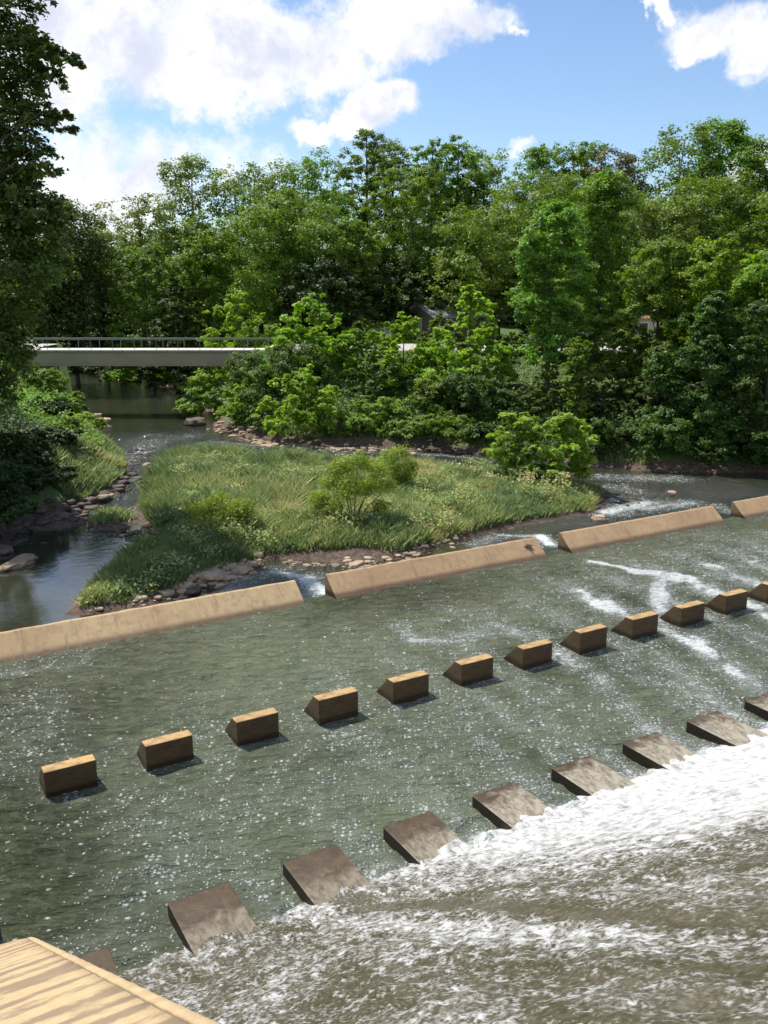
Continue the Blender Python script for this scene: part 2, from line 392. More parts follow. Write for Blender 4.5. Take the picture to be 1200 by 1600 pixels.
# ---------------------------------------------------------------- water
def water_shader(name, deep, shallow, flecks=True, wave=1.0, stretch=(1, 1, 1), flsc=8.5, ior=1.34):
    m, t, b, o = new_mat(name)
    p = pos(t); q = t.mapv(p, stretch, (0, 0, -(math.pi / 2 - RA)))
    at_ = t.node('ShaderNodeAttribute', attribute_name='foam').outputs['Fac']
    calm = t.node('ShaderNodeAttribute', attribute_name='calm').outputs['Fac']
    murk_sheen = t.node('ShaderNodeAttribute', attribute_name='murk_sheen').outputs['Fac']
    n0 = t.noise(q, .35, 4, .6); n1 = t.noise(q, 2.6, 5, .6, .4); n2 = t.noise(q, 9, 5, .6, .3); n3 = t.noise(q, 1.1, 3, .55, .6)
    base = t.mix(t.math('ADD', t.math('MULTIPLY', murk_sheen, .60), t.math('ADD', t.math('MULTIPLY', t.step(n1, .38, .66), .32), t.math('MULTIPLY', t.step(n2, .4, .65), .18)), clamp=True), deep, shallow)
    # bubbles: one round fleck per cell, present where the foam field says so
    w = t.vec('ADD', p, T2(t, t.noise(p, 3, 2, out='Color'), .12))
    res = None
    for scl, rad, k in ((flsc, .32, .95), (flsc * 1.9, .34, 1.25), (flsc * .6, .22, .42)):
        v = t.node('ShaderNodeTexVoronoi', voronoi_dimensions='2D'); t.put(v.inputs['Vector'], w); v.inputs['Scale'].default_value = scl; v.inputs['Randomness'].default_value = 1
        sc3 = t.node('ShaderNodeSeparateColor'); t.put(sc3.inputs[0], v.outputs['Color'])
        clump = t.step(t.noise(p, 2.2, 3, .6), .38, .66, .25, 1.7)
        present = t.math('LESS_THAN', sc3.outputs[0], t.math('MULTIPLY', t.math('MULTIPLY', at_, k), clump))
        rr = t.math('MULTIPLY', t.math('ADD', sc3.outputs[1], .35), rad)
        f = t.math('MULTIPLY', t.step(v.outputs['Distance'], t.math('MULTIPLY', rr, 1.2), t.math('MULTIPLY', rr, .35)), present)
        res = f if res is None else t.math('MAXIMUM', res, f)
    lace = t.noise(q, 7, 7, .72, .5)
    solid = t.step(t.math('ADD', t.math('MULTIPLY', at_, .9), t.math('MULTIPLY', t.math('SUBTRACT', lace, .5), 1.5)), .56, .95)
    foam = t.math('MAXIMUM', t.math('MULTIPLY', res, .72), solid)
    veil = t.math('MULTIPLY', at_, .38)
    col = t.mix(veil, base, (.36, .40, .36))
    fcol = t.mix(t.step(t.noise(q, 5, 6, .7), .34, .60), (.46, .50, .48), (.76, .78, .76)); col = t.mix(t.math('MULTIPLY', foam, .92), col, fcol)
    t.put(b.inputs['Base Color'], col)
    t.put(b.inputs['Roughness'], t.math('ADD', t.math('MULTIPLY', foam, .6), .06))
    b.inputs['IOR'].default_value = ior
    h = t.math('ADD', t.math('MULTIPLY', n1, .6), t.math('ADD', t.math('MULTIPLY', n2, .25), t.math('MULTIPLY', n3, .8)))
    h = t.math('ADD', t.math('MULTIPLY', h, t.math('MULTIPLY', calm, 1.5)), t.math('MULTIPLY', foam, .12))
    t.put(b.inputs['Normal'], t.bump(h, 1.0 * wave, .34))
    return m
def T2(t, col, k):
    n = t.node('ShaderNodeVectorMath', operation='SCALE'); t.put(n.inputs[0], t.vec('SUBTRACT', col, (.5, .5, .5))); n.inputs['Scale'].default_value = k
    return n.outputs[0]
M_POOL = water_shader('pool_water', (.030, .036, .014), (.155, .180, .112), stretch=(.7, 1.6, 1))
M_RIVER = water_shader('river_water', (.020, .022, .012), (.055, .060, .038), stretch=(1, 1, 1), flsc=6, ior=1.8)

def seg_field(x, y, segs):
    """strongest influence of soft-edged line segments (x0,y0,x1,y1,width,strength)"""
    f = np.zeros_like(x)
    for (x0, y0, x1, y1, w, s_) in segs:
        ex, ey = x1 - x0, y1 - y0; L = ex * ex + ey * ey + 1e-9
        tt = np.clip(((x - x0) * ex + (y - y0) * ey) / L, 0, 1)
        dd = np.hypot(x - x0 - tt * ex, y - y0 - tt * ey)
        f = np.maximum(f, s_ * np.exp(-(dd / w) ** 2))
    return f
SLOPE = math.tan(math.radians(34))
# stilling basin: sheet in (r, d)
rs = np.arange(.45, 46, .11); ds = np.arange(10.6, 25.35, .11)
R_, D_ = np.meshgrid(rs, ds)
X_ = R_ * RR[0] + D_ * DD[0]; Y_ = R_ * RR[1] + D_ * DD[1]
def P(x, y, z=0): return gp(x, y, z)
def sg(x0, y0, x1, y1, w, s_): return (*gp(x0, y0), *gp(x1, y1), w, s_)
segs = [sg(1000, 1000, 1160, 1130, .55, .62), sg(930, 1010, 1070, 1105, .5, .5), sg(740, 1080, 900, 1200, .35, .55), sg(650, 1130, 760, 1240, .35, .42),
        sg(1090, 990, 1200, 1090, .6, .66), sg(1110, 900, 1200, 870, .8, .45), sg(1150, 985, 1200, 1010, .6, .6), sg(1035, 905, 1030, 965, .50, 1.25),
        sg(925, 876, 1000, 893, .22, 1.5), sg(1000, 893, 1075, 902, .34, 2.0), sg(990, 893, 1060, 898, .25, 2.0),
        sg(625, 975, 645, 998, .4, .75), sg(645, 1000, 720, 1000, .36, .82), sg(720, 998, 765, 985, .55, .72), sg(655, 975, 700, 968, .3, .4), sg(700, 950, 770, 975, .7, .3),
        sg(855, 950, 930, 975, .7, .36), sg(800, 930, 900, 935, .8, .25), sg(120, 1250, 70, 1248, .25, .4), sg(60, 1100, 40, 1180, 1.2, .34),
        sg(200, 1290, 330, 1260, 1.0, .30), sg(150, 1480, 300, 1330, .9, .38), sg(320, 1260, 500, 1230, 1.0, .25), sg(520, 1150, 600, 1180, .8, .42),
        sg(480, 1130, 580, 1150, .5, .45), sg(420, 1210, 560, 1100, .6, .22), sg(620, 1090, 720, 1150, .7, .32), sg(560, 1230, 700, 1210, .8, .25), sg(830, 1060, 960, 1140, .5, .3),
        sg(960, 960, 1010, 970, .5, .45), sg(0, 1055, 130, 1035, .12, .6), sg(1120, 840, 1200, 850, 1.2, .3), sg(400, 1380, 420, 1440, .6, .28)]
foam = seg_field(X_, Y_, segs)
foam = np.maximum(foam * (.55 + .9 * fbm(R_, D_, .8, 61)), .012 + (.15 + .42 * np.clip((11 - R_) / 6, 0, 1)) * np.clip(fbm(R_, D_, .38, 5) - .40, 0, 1))
dark = seg_field(X_, Y_, [sg(40, 1330, 60, 1420, 1.0, 1), sg(180, 1060, 230, 1130, 1.4, .8), sg(470, 960, 860, 900, 1.1, .75), sg(900, 925, 990, 950, .8, .7), sg(950, 1060, 1010, 1090, .4, .5)])
foam *= (1 - dark * .85)
foam *= (.75 + .5 * fbm(R_, D_, 1.3, 8))
# foam trails drifting downstream from the gaps between the chute blocks, bending round the baffle blocks
trail = np.zeros_like(R_)
AK = [.12, .20, .16, .30, .36, .42, .60, .46, .85, .62, .95, .90, .85, .7, .7, .7, .7, .7, .7, .7, .7]
for k in range(21):
    u_ = np.clip((D_ - 12.6) / 4.6, 0, 1); u_ = u_ * u_ * (3 - 2 * u_)
    rc = 2.6 + 2.055 * k + .95 * u_ + (fbm(D_, R_ * .3, .45, 90 + k) - .5) * .9
    wd = .26 + .055 * (D_ - 12) + .1 * fbm(R_, D_, 1.2, 91)
    far = np.clip(1 - (D_ - (17.6 + 3.2 * min(1, k / 9))) / 3.0, .12, 1)
    trail = np.maximum(trail, AK[k] * 1.35 * np.exp(-((R_ - rc) / wd) ** 2) * far)
foam = np.maximum(foam, trail * (.25 + 1.2 * fbm(R_, D_, 1.6, 92)))
# broken water round the baffle blocks
u0 = (R_ - 2.02) % 2.055
edge_u = np.minimum(np.abs(u0 - 0), np.minimum(np.abs(u0 - 1.04), np.abs(u0 - 2.055)))
side = np.exp(-(edge_u / .09) ** 2) * ((D_ > 16.8) & (D_ < 18.0)); front = np.exp(-((D_ - 16.9) / .10) ** 2) * (u0 < 1.12)
foam = np.maximum(foam, np.maximum(side, front) * (.25 + .5 * fbm(R_, D_, 2.5, 94)) * np.clip(.55 + R_ / 25, 0, 1.1))
# churned white water at the toe of the spillway, stronger towards the right
right = np.clip((R_ - 2.0) / 7, 0, 1)
toe = np.exp(-np.clip(D_ - 11.15, 0, 9) / (.28 + .55 * right))
gap = .5 + .5 * np.cos((R_ - 3.05 - .52 - 1.027) * 2 * math.pi / 2.055)     # between blocks
foam = np.maximum(foam, toe * (.62 + .6 * right) * (.35 + .75 * gap))
wake = np.exp(-((D_ - 12.2) / 2.2) ** 2) * (.2 + .45 * right) * gap
foam = np.maximum(foam, wake)
murk_sheen = np.clip(.52 + 1.2 * (fbm(R_, D_, .28, 2) - .5) + .35 * seg_field(X_, Y_, [sg(250, 1150, 560, 1020, 3.2, 1), sg(500, 1300, 900, 1130, 2.5, .8)]) - .6 * seg_field(X_, Y_, [sg(20, 1120, 90, 1400, 1.8, 1), sg(560, 940, 900, 890, 1.2, .7), sg(900, 925, 1000, 940, 1.0, 1)]), 0, 1)  # murky noise plus painted sky sheen mid-pool and dark tree reflection at left
calm = .9 + .5 * seg_field(X_, Y_, [sg(1000, 900, 1050, 960, 1.5, 1)]) + 0 * X_
Z_ = (fbm(R_ * .8, D_ * 1.6, 1.6, 11, 3) - .5) * .09 + (fbm(R_, D_, 5, 12, 3) - .5) * .03 + toe * gap * (.20 + .7 * (fbm(R_, D_, 3.5, 14) - .5)) + np.clip(foam, 0, 1) * (fbm(R_, D_, 6, 15, 2) - .5) * .05
# glassy dip where the pool pours through the gaps between the weir sections
for g0, g1 in ((11.35, 12.75), (21.65, 22.9), (31.85, 33.45)):
    w_ = np.clip(1 - np.abs(R_ - (g0 + g1) / 2) / 1.1, 0, 1)
    near = np.clip((D_ - 23.4) / 1.6, 0, 1)
    Z_ -= w_ * near * .10; foam *= 1 - w_ * near
murk_sheen = np.clip(murk_sheen, 0, 1)
WV = np.stack([X_.ravel(), Y_.ravel(), Z_.ravel()], 1)
link('stilling_pool_water', np_mesh('stilling_pool_water', WV, grid_faces(len(rs), len(ds)), M_POOL, True, vert_attr={'foam': foam.ravel(), 'calm': calm.ravel(), 'murk_sheen': murk_sheen.ravel()}))['kind'] = 'structure'

# river below the weir
xs2 = np.unique(np.concatenate([np.linspace(-120, -32, 60), np.arange(-32, 34, .22), np.linspace(34, 70, 60)]))
ys2 = np.unique(np.concatenate([np.arange(14, 66, .22), np.linspace(66, 190, 160)]))
X2, Y2 = np.meshgrid(xs2, ys2)
R2 = X2 * RR[0] + Y2 * RR[1]; D2 = X2 * DD[0] + Y2 * DD[1]
def sr_(x0, y0, x1, y1, w, s_): return (*gp(x0, y0, ZR), *gp(x1, y1, ZR), w, s_)
rsegs = [sr_(490, 905, 430, 893, .5, .95), sr_(430, 893, 380, 905, .5, .55), sr_(505, 925, 480, 905, .5, 1.3), sr_(860, 850, 845, 838, .4, 1.2), sr_(845, 838, 780, 836, .3, .8), sr_(780, 836, 740, 850, .4, .5), sr_(1140, 800, 1120, 790, .4, .6),
         sr_(950, 800, 1010, 785, .9, 1.0), sr_(960, 785, 950, 775, .6, .9), sr_(940, 745, 1060, 748, .8, .6), sr_(1010, 795, 1080, 785, .6, .8), sr_(960, 760, 1000, 770, .7, .5),
         sr_(640, 708, 740, 715, .35, .6), sr_(330, 690, 480, 702, .4, .5), sr_(480, 702, 640, 710, .3, .35), sr_(200, 720, 240, 690, 1.2, .28), sr_(240, 690, 300, 680, 1.0, .2), sr_(150, 820, 130, 850, .3, .3)]
f2 = seg_field(X2, Y2, rsegs) * (.7 + .7 * fbm(X2, Y2, 1.5, 3)) + .0
calm2 = .012 + .9 * seg_field(X2, Y2, [sr_(430, 900, 500, 905, 1.4, 1.3), sr_(780, 836, 880, 845, 1.2, 1), sr_(950, 800, 1100, 760, 4, 1.2), sr_(200, 720, 270, 680, 3.0, .9), sr_(180, 790, 200, 740, 1.2, .6), sr_(330, 690, 760, 720, 1.6, 1.2)]) + .10 * np.clip((Y2 - 52) / 20, 0, 1)
m2 = np.clip(fbm(X2, Y2, .3, 6) * .6 + .5 * seg_field(X2, Y2, [sr_(950, 790, 1100, 760, 4, 1), sr_(430, 900, 500, 905, 2, 1)]), 0, 1)
Z2 = ZR + (fbm(X2, Y2, 1.8, 21) - .5) * .07 * calm2 + (fbm(X2, Y2, 5, 22) - .5) * .05 * calm2
# falling water inside the three gaps joins pool level to river level
for g0, g1 in ((11.35, 12.75), (21.65, 22.9), (31.85, 33.45)):
    w_ = np.clip((np.minimum(R2 - g0 + .35, g1 + .35 - R2)) / .25, 0, 1)
    ramp = np.clip((25.75 - D2) / .7, 0, 1); ramp = ramp * ramp * (3 - 2 * ramp)
    Z2 += w_ * ramp * .29
keep = D2.ravel() > 24.98
fa = grid_faces(len(xs2), len(ys2)); fa = fa[keep[fa].all(1)]
used = np.unique(fa); remap = np.full(X2.size, -1); remap[used] = np.arange(len(used))
link('river_water', np_mesh('river_water', np.stack([X2.ravel(), Y2.ravel(), Z2.ravel()], 1)[used], remap[fa], M_RIVER, True,
     vert_attr={'foam': f2.ravel()[used], 'calm': calm2.ravel()[used], 'murk_sheen': m2.ravel()[used]}))['kind'] = 'structure'

# spillway sheet of running water
m, t, b, o = new_mat('spillway_water')
oc = objc(t)
wp = t.vec('ADD', oc, T2(t, t.noise(oc, 2.2, 3, out='Color'), .10))
st1 = t.noise(t.mapv(wp, (1.5, .8, .8)), 5.6, 6, .60, 0)
st2 = t.noise(t.mapv(wp, (1.25, .9, .9)), 17.0, 5, .62, 0)
st3 = t.noise(t.mapv(oc, (1.5, .45, .45)), 1.1, 3, .6, .3)
fo = t.node('ShaderNodeAttribute', attribute_name='foam').outputs['Fac']
v = t.math('ADD', t.math('MULTIPLY', t.math('SUBTRACT', st1, .5), 1.7), t.math('MULTIPLY', t.math('SUBTRACT', st2, .5), 2.0))
v = t.math('ADD', v, t.math('MULTIPLY', t.math('SUBTRACT', st3, .5), .8))
v = t.math('ADD', v, fo)
fm = t.step(v, .16, .92)
bc = t.mix(t.step(st3, .35, .65), (.100, .088, .048), (.150, .132, .092))
bc = t.mix(t.step(st2, .35, .6), t.mix(1, bc, (.55, .55, .55), 'MULTIPLY'), bc)
t.put(b.inputs['Base Color'], t.mix(fm, bc, t.mix(t.step(t.math('ADD', st1, t.math('MULTIPLY', t.step(fo, .8, 1.3), .1)), .40, .62), (.33, .32, .295), (.55, .55, .545))))
t.put(b.inputs['Roughness'], t.math('ADD', t.math('MULTIPLY', fm, .5), .16)); b.inputs['IOR'].default_value = 1.333
t.put(b.inputs['Normal'], t.bump(t.math('ADD', t.math('MULTIPLY', st1, 1.0), t.math('MULTIPLY', st2, .5)), .7, .08))
M_SPILL = m
rs3 = np.arange(1.0, 22, .07); ds3 = np.arange(-3.0, 11.75, .07)
R3, D3 = np.meshgrid(rs3, ds3)
zl = .12 + np.maximum(11.0 - D3, 0) * SLOPE
z3 = np.where(D3 > 11.0, .12 - (D3 - 11.0) * .22, zl)
z3 = np.where(np.abs(D3 - 10.8) < .8, z3 + .16 * (1 - ((D3 - 10.8) / .8) ** 2), z3)
wr = R3 + (fbm(R3, D3, .8, 30) - .5) * .6
sc_ = fbm(wr * 3.2, D3 * 1.5, 1.0, 31, 4) - .5
chev = np.abs(((D3 * 1.6 + np.abs(((wr * .9) % 1) - .5) * 2.2 + fbm(R3, D3, .9, 33) * 2) % 1) - .5)
z3 = z3 + sc_ * .13 + chev * .04 + (fbm(wr * 9, D3 * 4.5, 1.0, 37, 3) - .5) * .06
ub = (R3 - 1.08) % 2.055
onblk = np.clip(np.minimum(ub + .04, 1.10 - ub) / .08, 0, 1) * (R3 > 2.9)
zf = .325 + (fbm(R3, D3, 4, 46) - .5) * .06 - np.clip(D3 - (11.05 + 1.0 * (fbm(R3, D3 * .5, 2.6, 47, 3) - .5)), 0, 9) * .75
z3 = np.where(D3 > 10.5, z3 * (1 - onblk) + np.maximum(z3, zf) * onblk, z3)
foam3 = np.zeros_like(R3)
white = np.clip((R3 - (5.2 + (10.6 - D3) * .50 + (fbm(R3, D3, .7, 44) - .5) * 3)) / 3.2, 0, 1)
foam3 = .34 + .40 * (fbm(R3, D3, .7, 35) - .5) + white * .80 * np.clip(.55 + (R3 - 5) / 12, .5, 1.1)
foam3 -= .55 * np.exp(-((R3 - 5.75 - .12 * np.sin(D3)) / .20) ** 2) * np.clip((D3 - 1) / 3, 0, 1)
foam3 += .25 * np.exp(-((R3 - 5.1) / .35) ** 2) - .25 * np.clip((4.6 - D3) / 3, 0, 1) * np.clip((5.2 - R3) / 1.0, 0, 1)
foam3 = np.maximum(foam3, np.clip((D3 - 10.9) / .5, 0, 1) * (.40 + .55 * np.clip((R3 - 2.5) / 6, 0, 1)))
SP3 = empty('spill_frame', (0, 0, 0), None, None); COL.objects.unlink(SP3); bpy.data.objects.remove(SP3)
o = link('spillway_water', np_mesh('spillway_water', np.stack([R3.ravel(), D3.ravel(), z3.ravel()], 1), grid_faces(len(rs3), len(ds3)), M_SPILL, True, vert_attr={'foam': foam3.ravel()}))
o.rotation_euler = (0, 0, math.pi / 2 - RA); o['kind'] = 'structure'
DAMROT = math.pi / 2 - RA

# concrete apron under the spillway water
prof = [(-3, -2.2), (11.5, -2.2), (11.5, -.35), (11.0, -.2), (-3, -.2 + 14.0 * SLOPE)]
o = prism('spillway_slab', prof, .9, 22, M_CHUTE, None, 0); o.rotation_euler = (0, 0, DAMROT); o['kind'] = 'structure'

# ---------------------------------------------------------------- weir sections, baffle blocks, chute blocks
def dam_thing(name, r, d, label, cat, group=None):
    x, y = fr(r, d)
    return empty(name, (x, y, 0), label, cat, group, DAMROT)
WP = [(-.75, -1.5), (-.75, -.62), (0, 0), (.72, .60), (.80, .62), (.84, .60), (.84, -1.5)]
WEIR = [(-14, 11.45, M_WEIR, 'tan concrete weir section on the left with a sloping face, ending at the first gap'),
        (12.58, 21.80, M_WEIRR, 'brownish concrete weir section in the middle, between the two foaming gaps'),
        (23.05, 32.1, M_WEIRR, 'tan sloping concrete weir section on the right, beside the sycamore shrubs island tip'),
        (33.45, 48, M_WEIRR, 'weir section cut by the right edge of the photo, past the narrow third gap')]
for r0, r1, mt, lb in WEIR:
    w = dam_thing('weir', r0, 24.65, lb, 'weir', 'concrete weir sections across the pool')
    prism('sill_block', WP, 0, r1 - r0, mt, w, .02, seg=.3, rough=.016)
# low sills under the gaps
# baffle blocks
BP = [(0, -1.3), (0, .60), (.015, .615), (.30, .615), (.95, -.06), (.95, -1.3)]
proto = None
BL_LAB = ['leftmost baffle block, standing alone in the dark pool water near the left photo edge',
          'second baffle block from the left, flecks of foam drifting off its right end',
          'third baffle block from the left, with a dark reflection below its front',
          'fourth baffle block from the left, foam bubbles gathered at its right side',
          'fifth baffle block from the left, nearest below the foam ring in the pool',
          'sixth baffle block from the left, at the lower end of a foam trail',
          'seventh baffle block from the left, in the middle of the row',
          'eighth baffle block from the left, calm green water beyond it',
          'ninth baffle block from the left, just left of the bright white foam patch',
          'tenth baffle block from the left, right under the bright white foam patch',
          'eleventh baffle block from the left, the third from the right that is wholly in view',
          'twelfth baffle block from the left, half out of the photo at the right edge']
random.seed(4)
for i, lb in enumerate(BL_LAB):
    r = 2.02 + 2.055 * i
    bt = dam_thing('baffle_block', r, 17.0, lb, 'baffle block', 'row of concrete baffle blocks in the pool')
    if proto is None:
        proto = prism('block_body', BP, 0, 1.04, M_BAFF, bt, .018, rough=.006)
    else:
        c = proto.copy(); COL.objects.link(c); c.parent = bt
    bt.scale = (random.uniform(.98, 1.02), 1, random.uniform(.95, 1.04))

# chute blocks at the toe, water washing over their rear
m, t, b, o = new_mat('chute_block_wet')
oc = objc(t); p = pos(t)
s = t.node('ShaderNodeSeparateXYZ'); t.put(s.inputs[0], oc)
n2 = t.noise(p, 4, 6, .65); n3 = t.noise(p, 24, 5, .65)
ring = t.noise(p, 2.6, 2, .5, 1.6)
line = t.step(t.math('ABSOLUTE', t.math('SUBTRACT', ring, .5)), .10, 0.0)
line = t.math('MULTIPLY', line, t.step(n3, .40, .62))
base = t.mix(t.step(n2, .35, .7), (.060, .040, .023), (.095, .062, .036))
rnd = t.node('ShaderNodeObjectInfo').outputs['Random']
dly = t.math('ADD', s.outputs[1], t.math('MULTIPLY', t.math('SUBTRACT', ring, .5), 1.3))
wx = t.node('ShaderNodeSeparateXYZ'); t.put(wx.inputs[0], p); rightw = t.step(wx.outputs[0], -.5, 3.0)
flow = t.noise(t.mapv(oc, (2.2, .8, 1)), 5, 6, .68, .6)
spl = t.math('MULTIPLY', t.step(t.math('ADD', dly, t.math('MULTIPLY', rightw, -.5)), -.45, -1.15), t.step(flow, .34, .60, .25, 1))
fm = t.math('MAXIMUM', t.math('MULTIPLY', line, t.math('MULTIPLY', t.step(s.outputs[1], -.05, -.5, .1, .9), t.math('ADD', t.math('MULTIPLY', rightw, .8), .2))), spl)
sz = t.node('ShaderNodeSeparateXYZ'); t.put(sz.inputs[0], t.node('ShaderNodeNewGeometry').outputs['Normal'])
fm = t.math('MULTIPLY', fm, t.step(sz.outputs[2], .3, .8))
dark_side = t.mix(t.step(sz.outputs[2], .3, .8), (.022, .017, .011), base)     # steep sides darker, shade painted into the colour
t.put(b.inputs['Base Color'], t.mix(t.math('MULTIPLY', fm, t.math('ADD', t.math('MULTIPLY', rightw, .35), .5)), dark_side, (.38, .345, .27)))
t.put(b.inputs['Roughness'], t.math('ADD', t.math('MULTIPLY', fm, .3), .5))
t.put(b.inputs['Normal'], t.bump(t.math('ADD', n3, t.math('MULTIPLY', ring, 1.0)), .5, .03))
b.inputs['Specular IOR Level'].default_value = .25; M_CHB = m
CPf = [(0, -1.0), (0, .25), (-.012, .265), (-1.75, .29), (-1.75, -1.0)]
CH_LAB = ['nearly drowned chute block beside the yellow ribbed wall, lowest at the left',
          'chute block nearest the yellow wall that stands clear of the water, smooth dry brown front',
          'second clear chute block from the left, smooth brown top with one white splash line',
          'third clear chute block from the left, broad smooth brown top, foam at its right rear',
          'fourth clear chute block from the left, top marbled by pale running water',
          'fifth clear chute block from the left, top marbled, beside thick white water',
          'sixth clear chute block from the left, narrow dark side and marbled top',
          'seventh clear chute block from the left, small and far along the white water line',
          'chute block at the right photo edge, only its dark left side clearly visible']
chp = None
for i, lb in enumerate(CH_LAB):
    r = 1.08 + 2.055 * i if i else 1.06
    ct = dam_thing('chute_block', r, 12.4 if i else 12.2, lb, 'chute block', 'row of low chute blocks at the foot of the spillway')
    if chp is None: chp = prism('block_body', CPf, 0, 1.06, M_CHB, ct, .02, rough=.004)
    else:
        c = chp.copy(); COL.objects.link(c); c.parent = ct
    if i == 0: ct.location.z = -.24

# ---------------------------------------------------------------- training wall in the foreground (sloping ribbed coping)
m, t, b, o = new_mat('yellow_ribbed_concrete')
oc = objc(t); s = t.node('ShaderNodeSeparateXYZ'); t.put(s.inputs[0], oc)
wv = t.vec('ADD', oc, T2(t, t.noise(oc, 2.0, 5, out='Color'), .30))
s2 = t.node('ShaderNodeSeparateXYZ'); t.put(s2.inputs[0], wv)
n1 = t.noise(oc, 4.5, 5, .6); n2 = t.noise(oc, 16, 6, .65)
rib = t.math('MULTIPLY', t.math('SUBTRACT', t.noise(t.mapv(wv, (.30, 3.6, 3.6)), .95, 0, .3), .5), 4.4)
stripes = t.math('ADD', t.math('MULTIPLY', rib, .55), t.math('ADD', t.math('MULTIPLY', t.math('SUBTRACT', n1, .5), 1.5), t.math('MULTIPLY', t.math('SUBTRACT', n2, .5), .8)))
dm = t.step(stripes, -.22, .28)  # brown stripes and blotches across the coping
edge = t.step(s.outputs[0], .93, .95, 1, .25)
c = t.mix(t.math('MULTIPLY', t.math('MULTIPLY', dm, edge), .85), t.mix(t.step(n2, .3, .7), (.45, .315, .165), (.54, .40, .225)), (.22, .155, .10))
gr = t.step(t.math('ABSOLUTE', t.math('SUBTRACT', s.outputs[0], .935)), .012, .004)
c = t.mix(t.math('MULTIPLY', gr, .8), c, (.08, .055, .035))
t.put(b.inputs['Base Color'], c); b.inputs['Roughness'].default_value = .9
t.put(b.inputs['Normal'], t.bump(t.math('ADD', n2, t.math('MULTIPLY', rib, -.2)), .5, .02)); M_YEL = m
tw = empty('training_wall', (0, 0, 0), 'yellow ribbed sloping concrete wall top in the lower left corner', 'wall', None, DAMROT)
OFF = 1.36
def wtop(d): return .2 + (10.9 - d) * SLOPE + OFF
V_ = []; Fq = []
dline = np.arange(-1.5, 12.3, .05); rl = [-.75, -.4, -.1, .2, .5, .8, .925, .935, .945, 1.0, 1.045]
for d in dline:
    for r in rl:
        end = max(0, (d - 11.75)) * 1.0
        rr2 = r if r < .3 else r - end * (r - .3) / .745 * .9
        z = wtop(d) + float(fbm(r, d, 6, 40)) * .018
        if abs(r - .935) < .005: z -= .03
        if r > 1.02: z -= .035
        V_.append((rr2, d, z))
nx = len(rl); ny = len(dline)
Fq = [tuple(f) for f in grid_faces(nx, ny)]
top = mesh_obj('coping', V_, Fq, M_YEL, tw, True)
V_ = []; Fq = []
for d in dline:                                             # inner face towards the spillway
    end = max(0, (d - 11.75)) * .9
    V_ += [(1.045 - end, d, wtop(d) - .03), (1.05 - end, d, wtop(d) - .9), (1.05 - end, d, -2.0), (-.75, d, wtop(d)), (-.75, d, -2.0)]
for i in range(ny - 1):
    a = 5 * i; bq = a + 5
    Fq += [(a, bq, bq + 1, a + 1), (a + 1, bq + 1, bq + 2, a + 2), (a + 3, a + 4, bq + 4, bq + 3)]
e = 5 * (ny - 1); Fq.append((e, e + 3, e + 4, e + 2, e + 1))
mesh_obj('wall_face', V_, Fq, M_YEL, tw)
# low wall along the left side of the basin, out past the photo edge
bw = empty('basin_wall', (0, 0, 0), 'grey concrete side wall of the pool at the left photo edge', 'wall', None, DAMROT)
prism('wall_body', [(12.3, -2), (12.3, 1.0), (24.0, 1.0), (24.0, -2)], -.5, .5, M_GREYC, bw, .03)

# ---------------------------------------------------------------- bridge
br = empty('footbridge', (-20, 77, 5.15), 'long pale concrete bridge with thin rails crossing the river behind the island', 'bridge')
def bb(name, x0, x1, y0, y1, z0, z1, mat, par=br, bev=.02):
    return box(name, ((x0 + x1) / 2 + 20, (y0 + y1) / 2 - 77, (z0 + z1) / 2 - 5.15), (x1 - x0, y1 - y0, z1 - z0), mat, par, bev)
bb('deck', -32.5, -8.0, 75.0, 77.6, 5.05, 5.17, M_DECK)
bb('girder', -32.0, -8.5, 75.2, 75.6, 3.95, 5.04, M_BRIDGE)
bb('girder', -32.0, -8.5, 77.0, 77.4, 3.95, 5.04, M_BRIDGE)
bb('flange', -32.0, -8.5, 75.05, 75.85, 3.80, 3.95, M_BRIDGE)
bb('flange', -32.0, -8.5, 76.8, 77.55, 3.80, 3.95, M_BRIDGE)
M_JOINT = plain('joint_dark', (.05, .05, .045))
for k in range(13):
    x = -31.6 + k * 1.87
    bb('deck_joint', x, x + .05, 74.985, 75.0, 5.06, 5.16, M_JOINT, br, 0)
for yy_ in (75.12, 77.48):
    bb('handrail', -32.5, -8.0, yy_ - .04, yy_ + .04, 5.99, 6.08, M_RAIL)
    for k in range(14):
        x = -32.3 + k * 1.85
        bb('post', x - .015, x + .015, yy_ - .015, yy_ + .015, 5.17, 5.98, M_RAIL, br, 0)
bb('abutment', -37.5, -32.0, 74.6, 79.6, -1.0, 3.79, M_GREYC)
bb('abutment', -9.5, -6.5, 74.9, 79.4, -1.0, 3.79, M_GREYC)

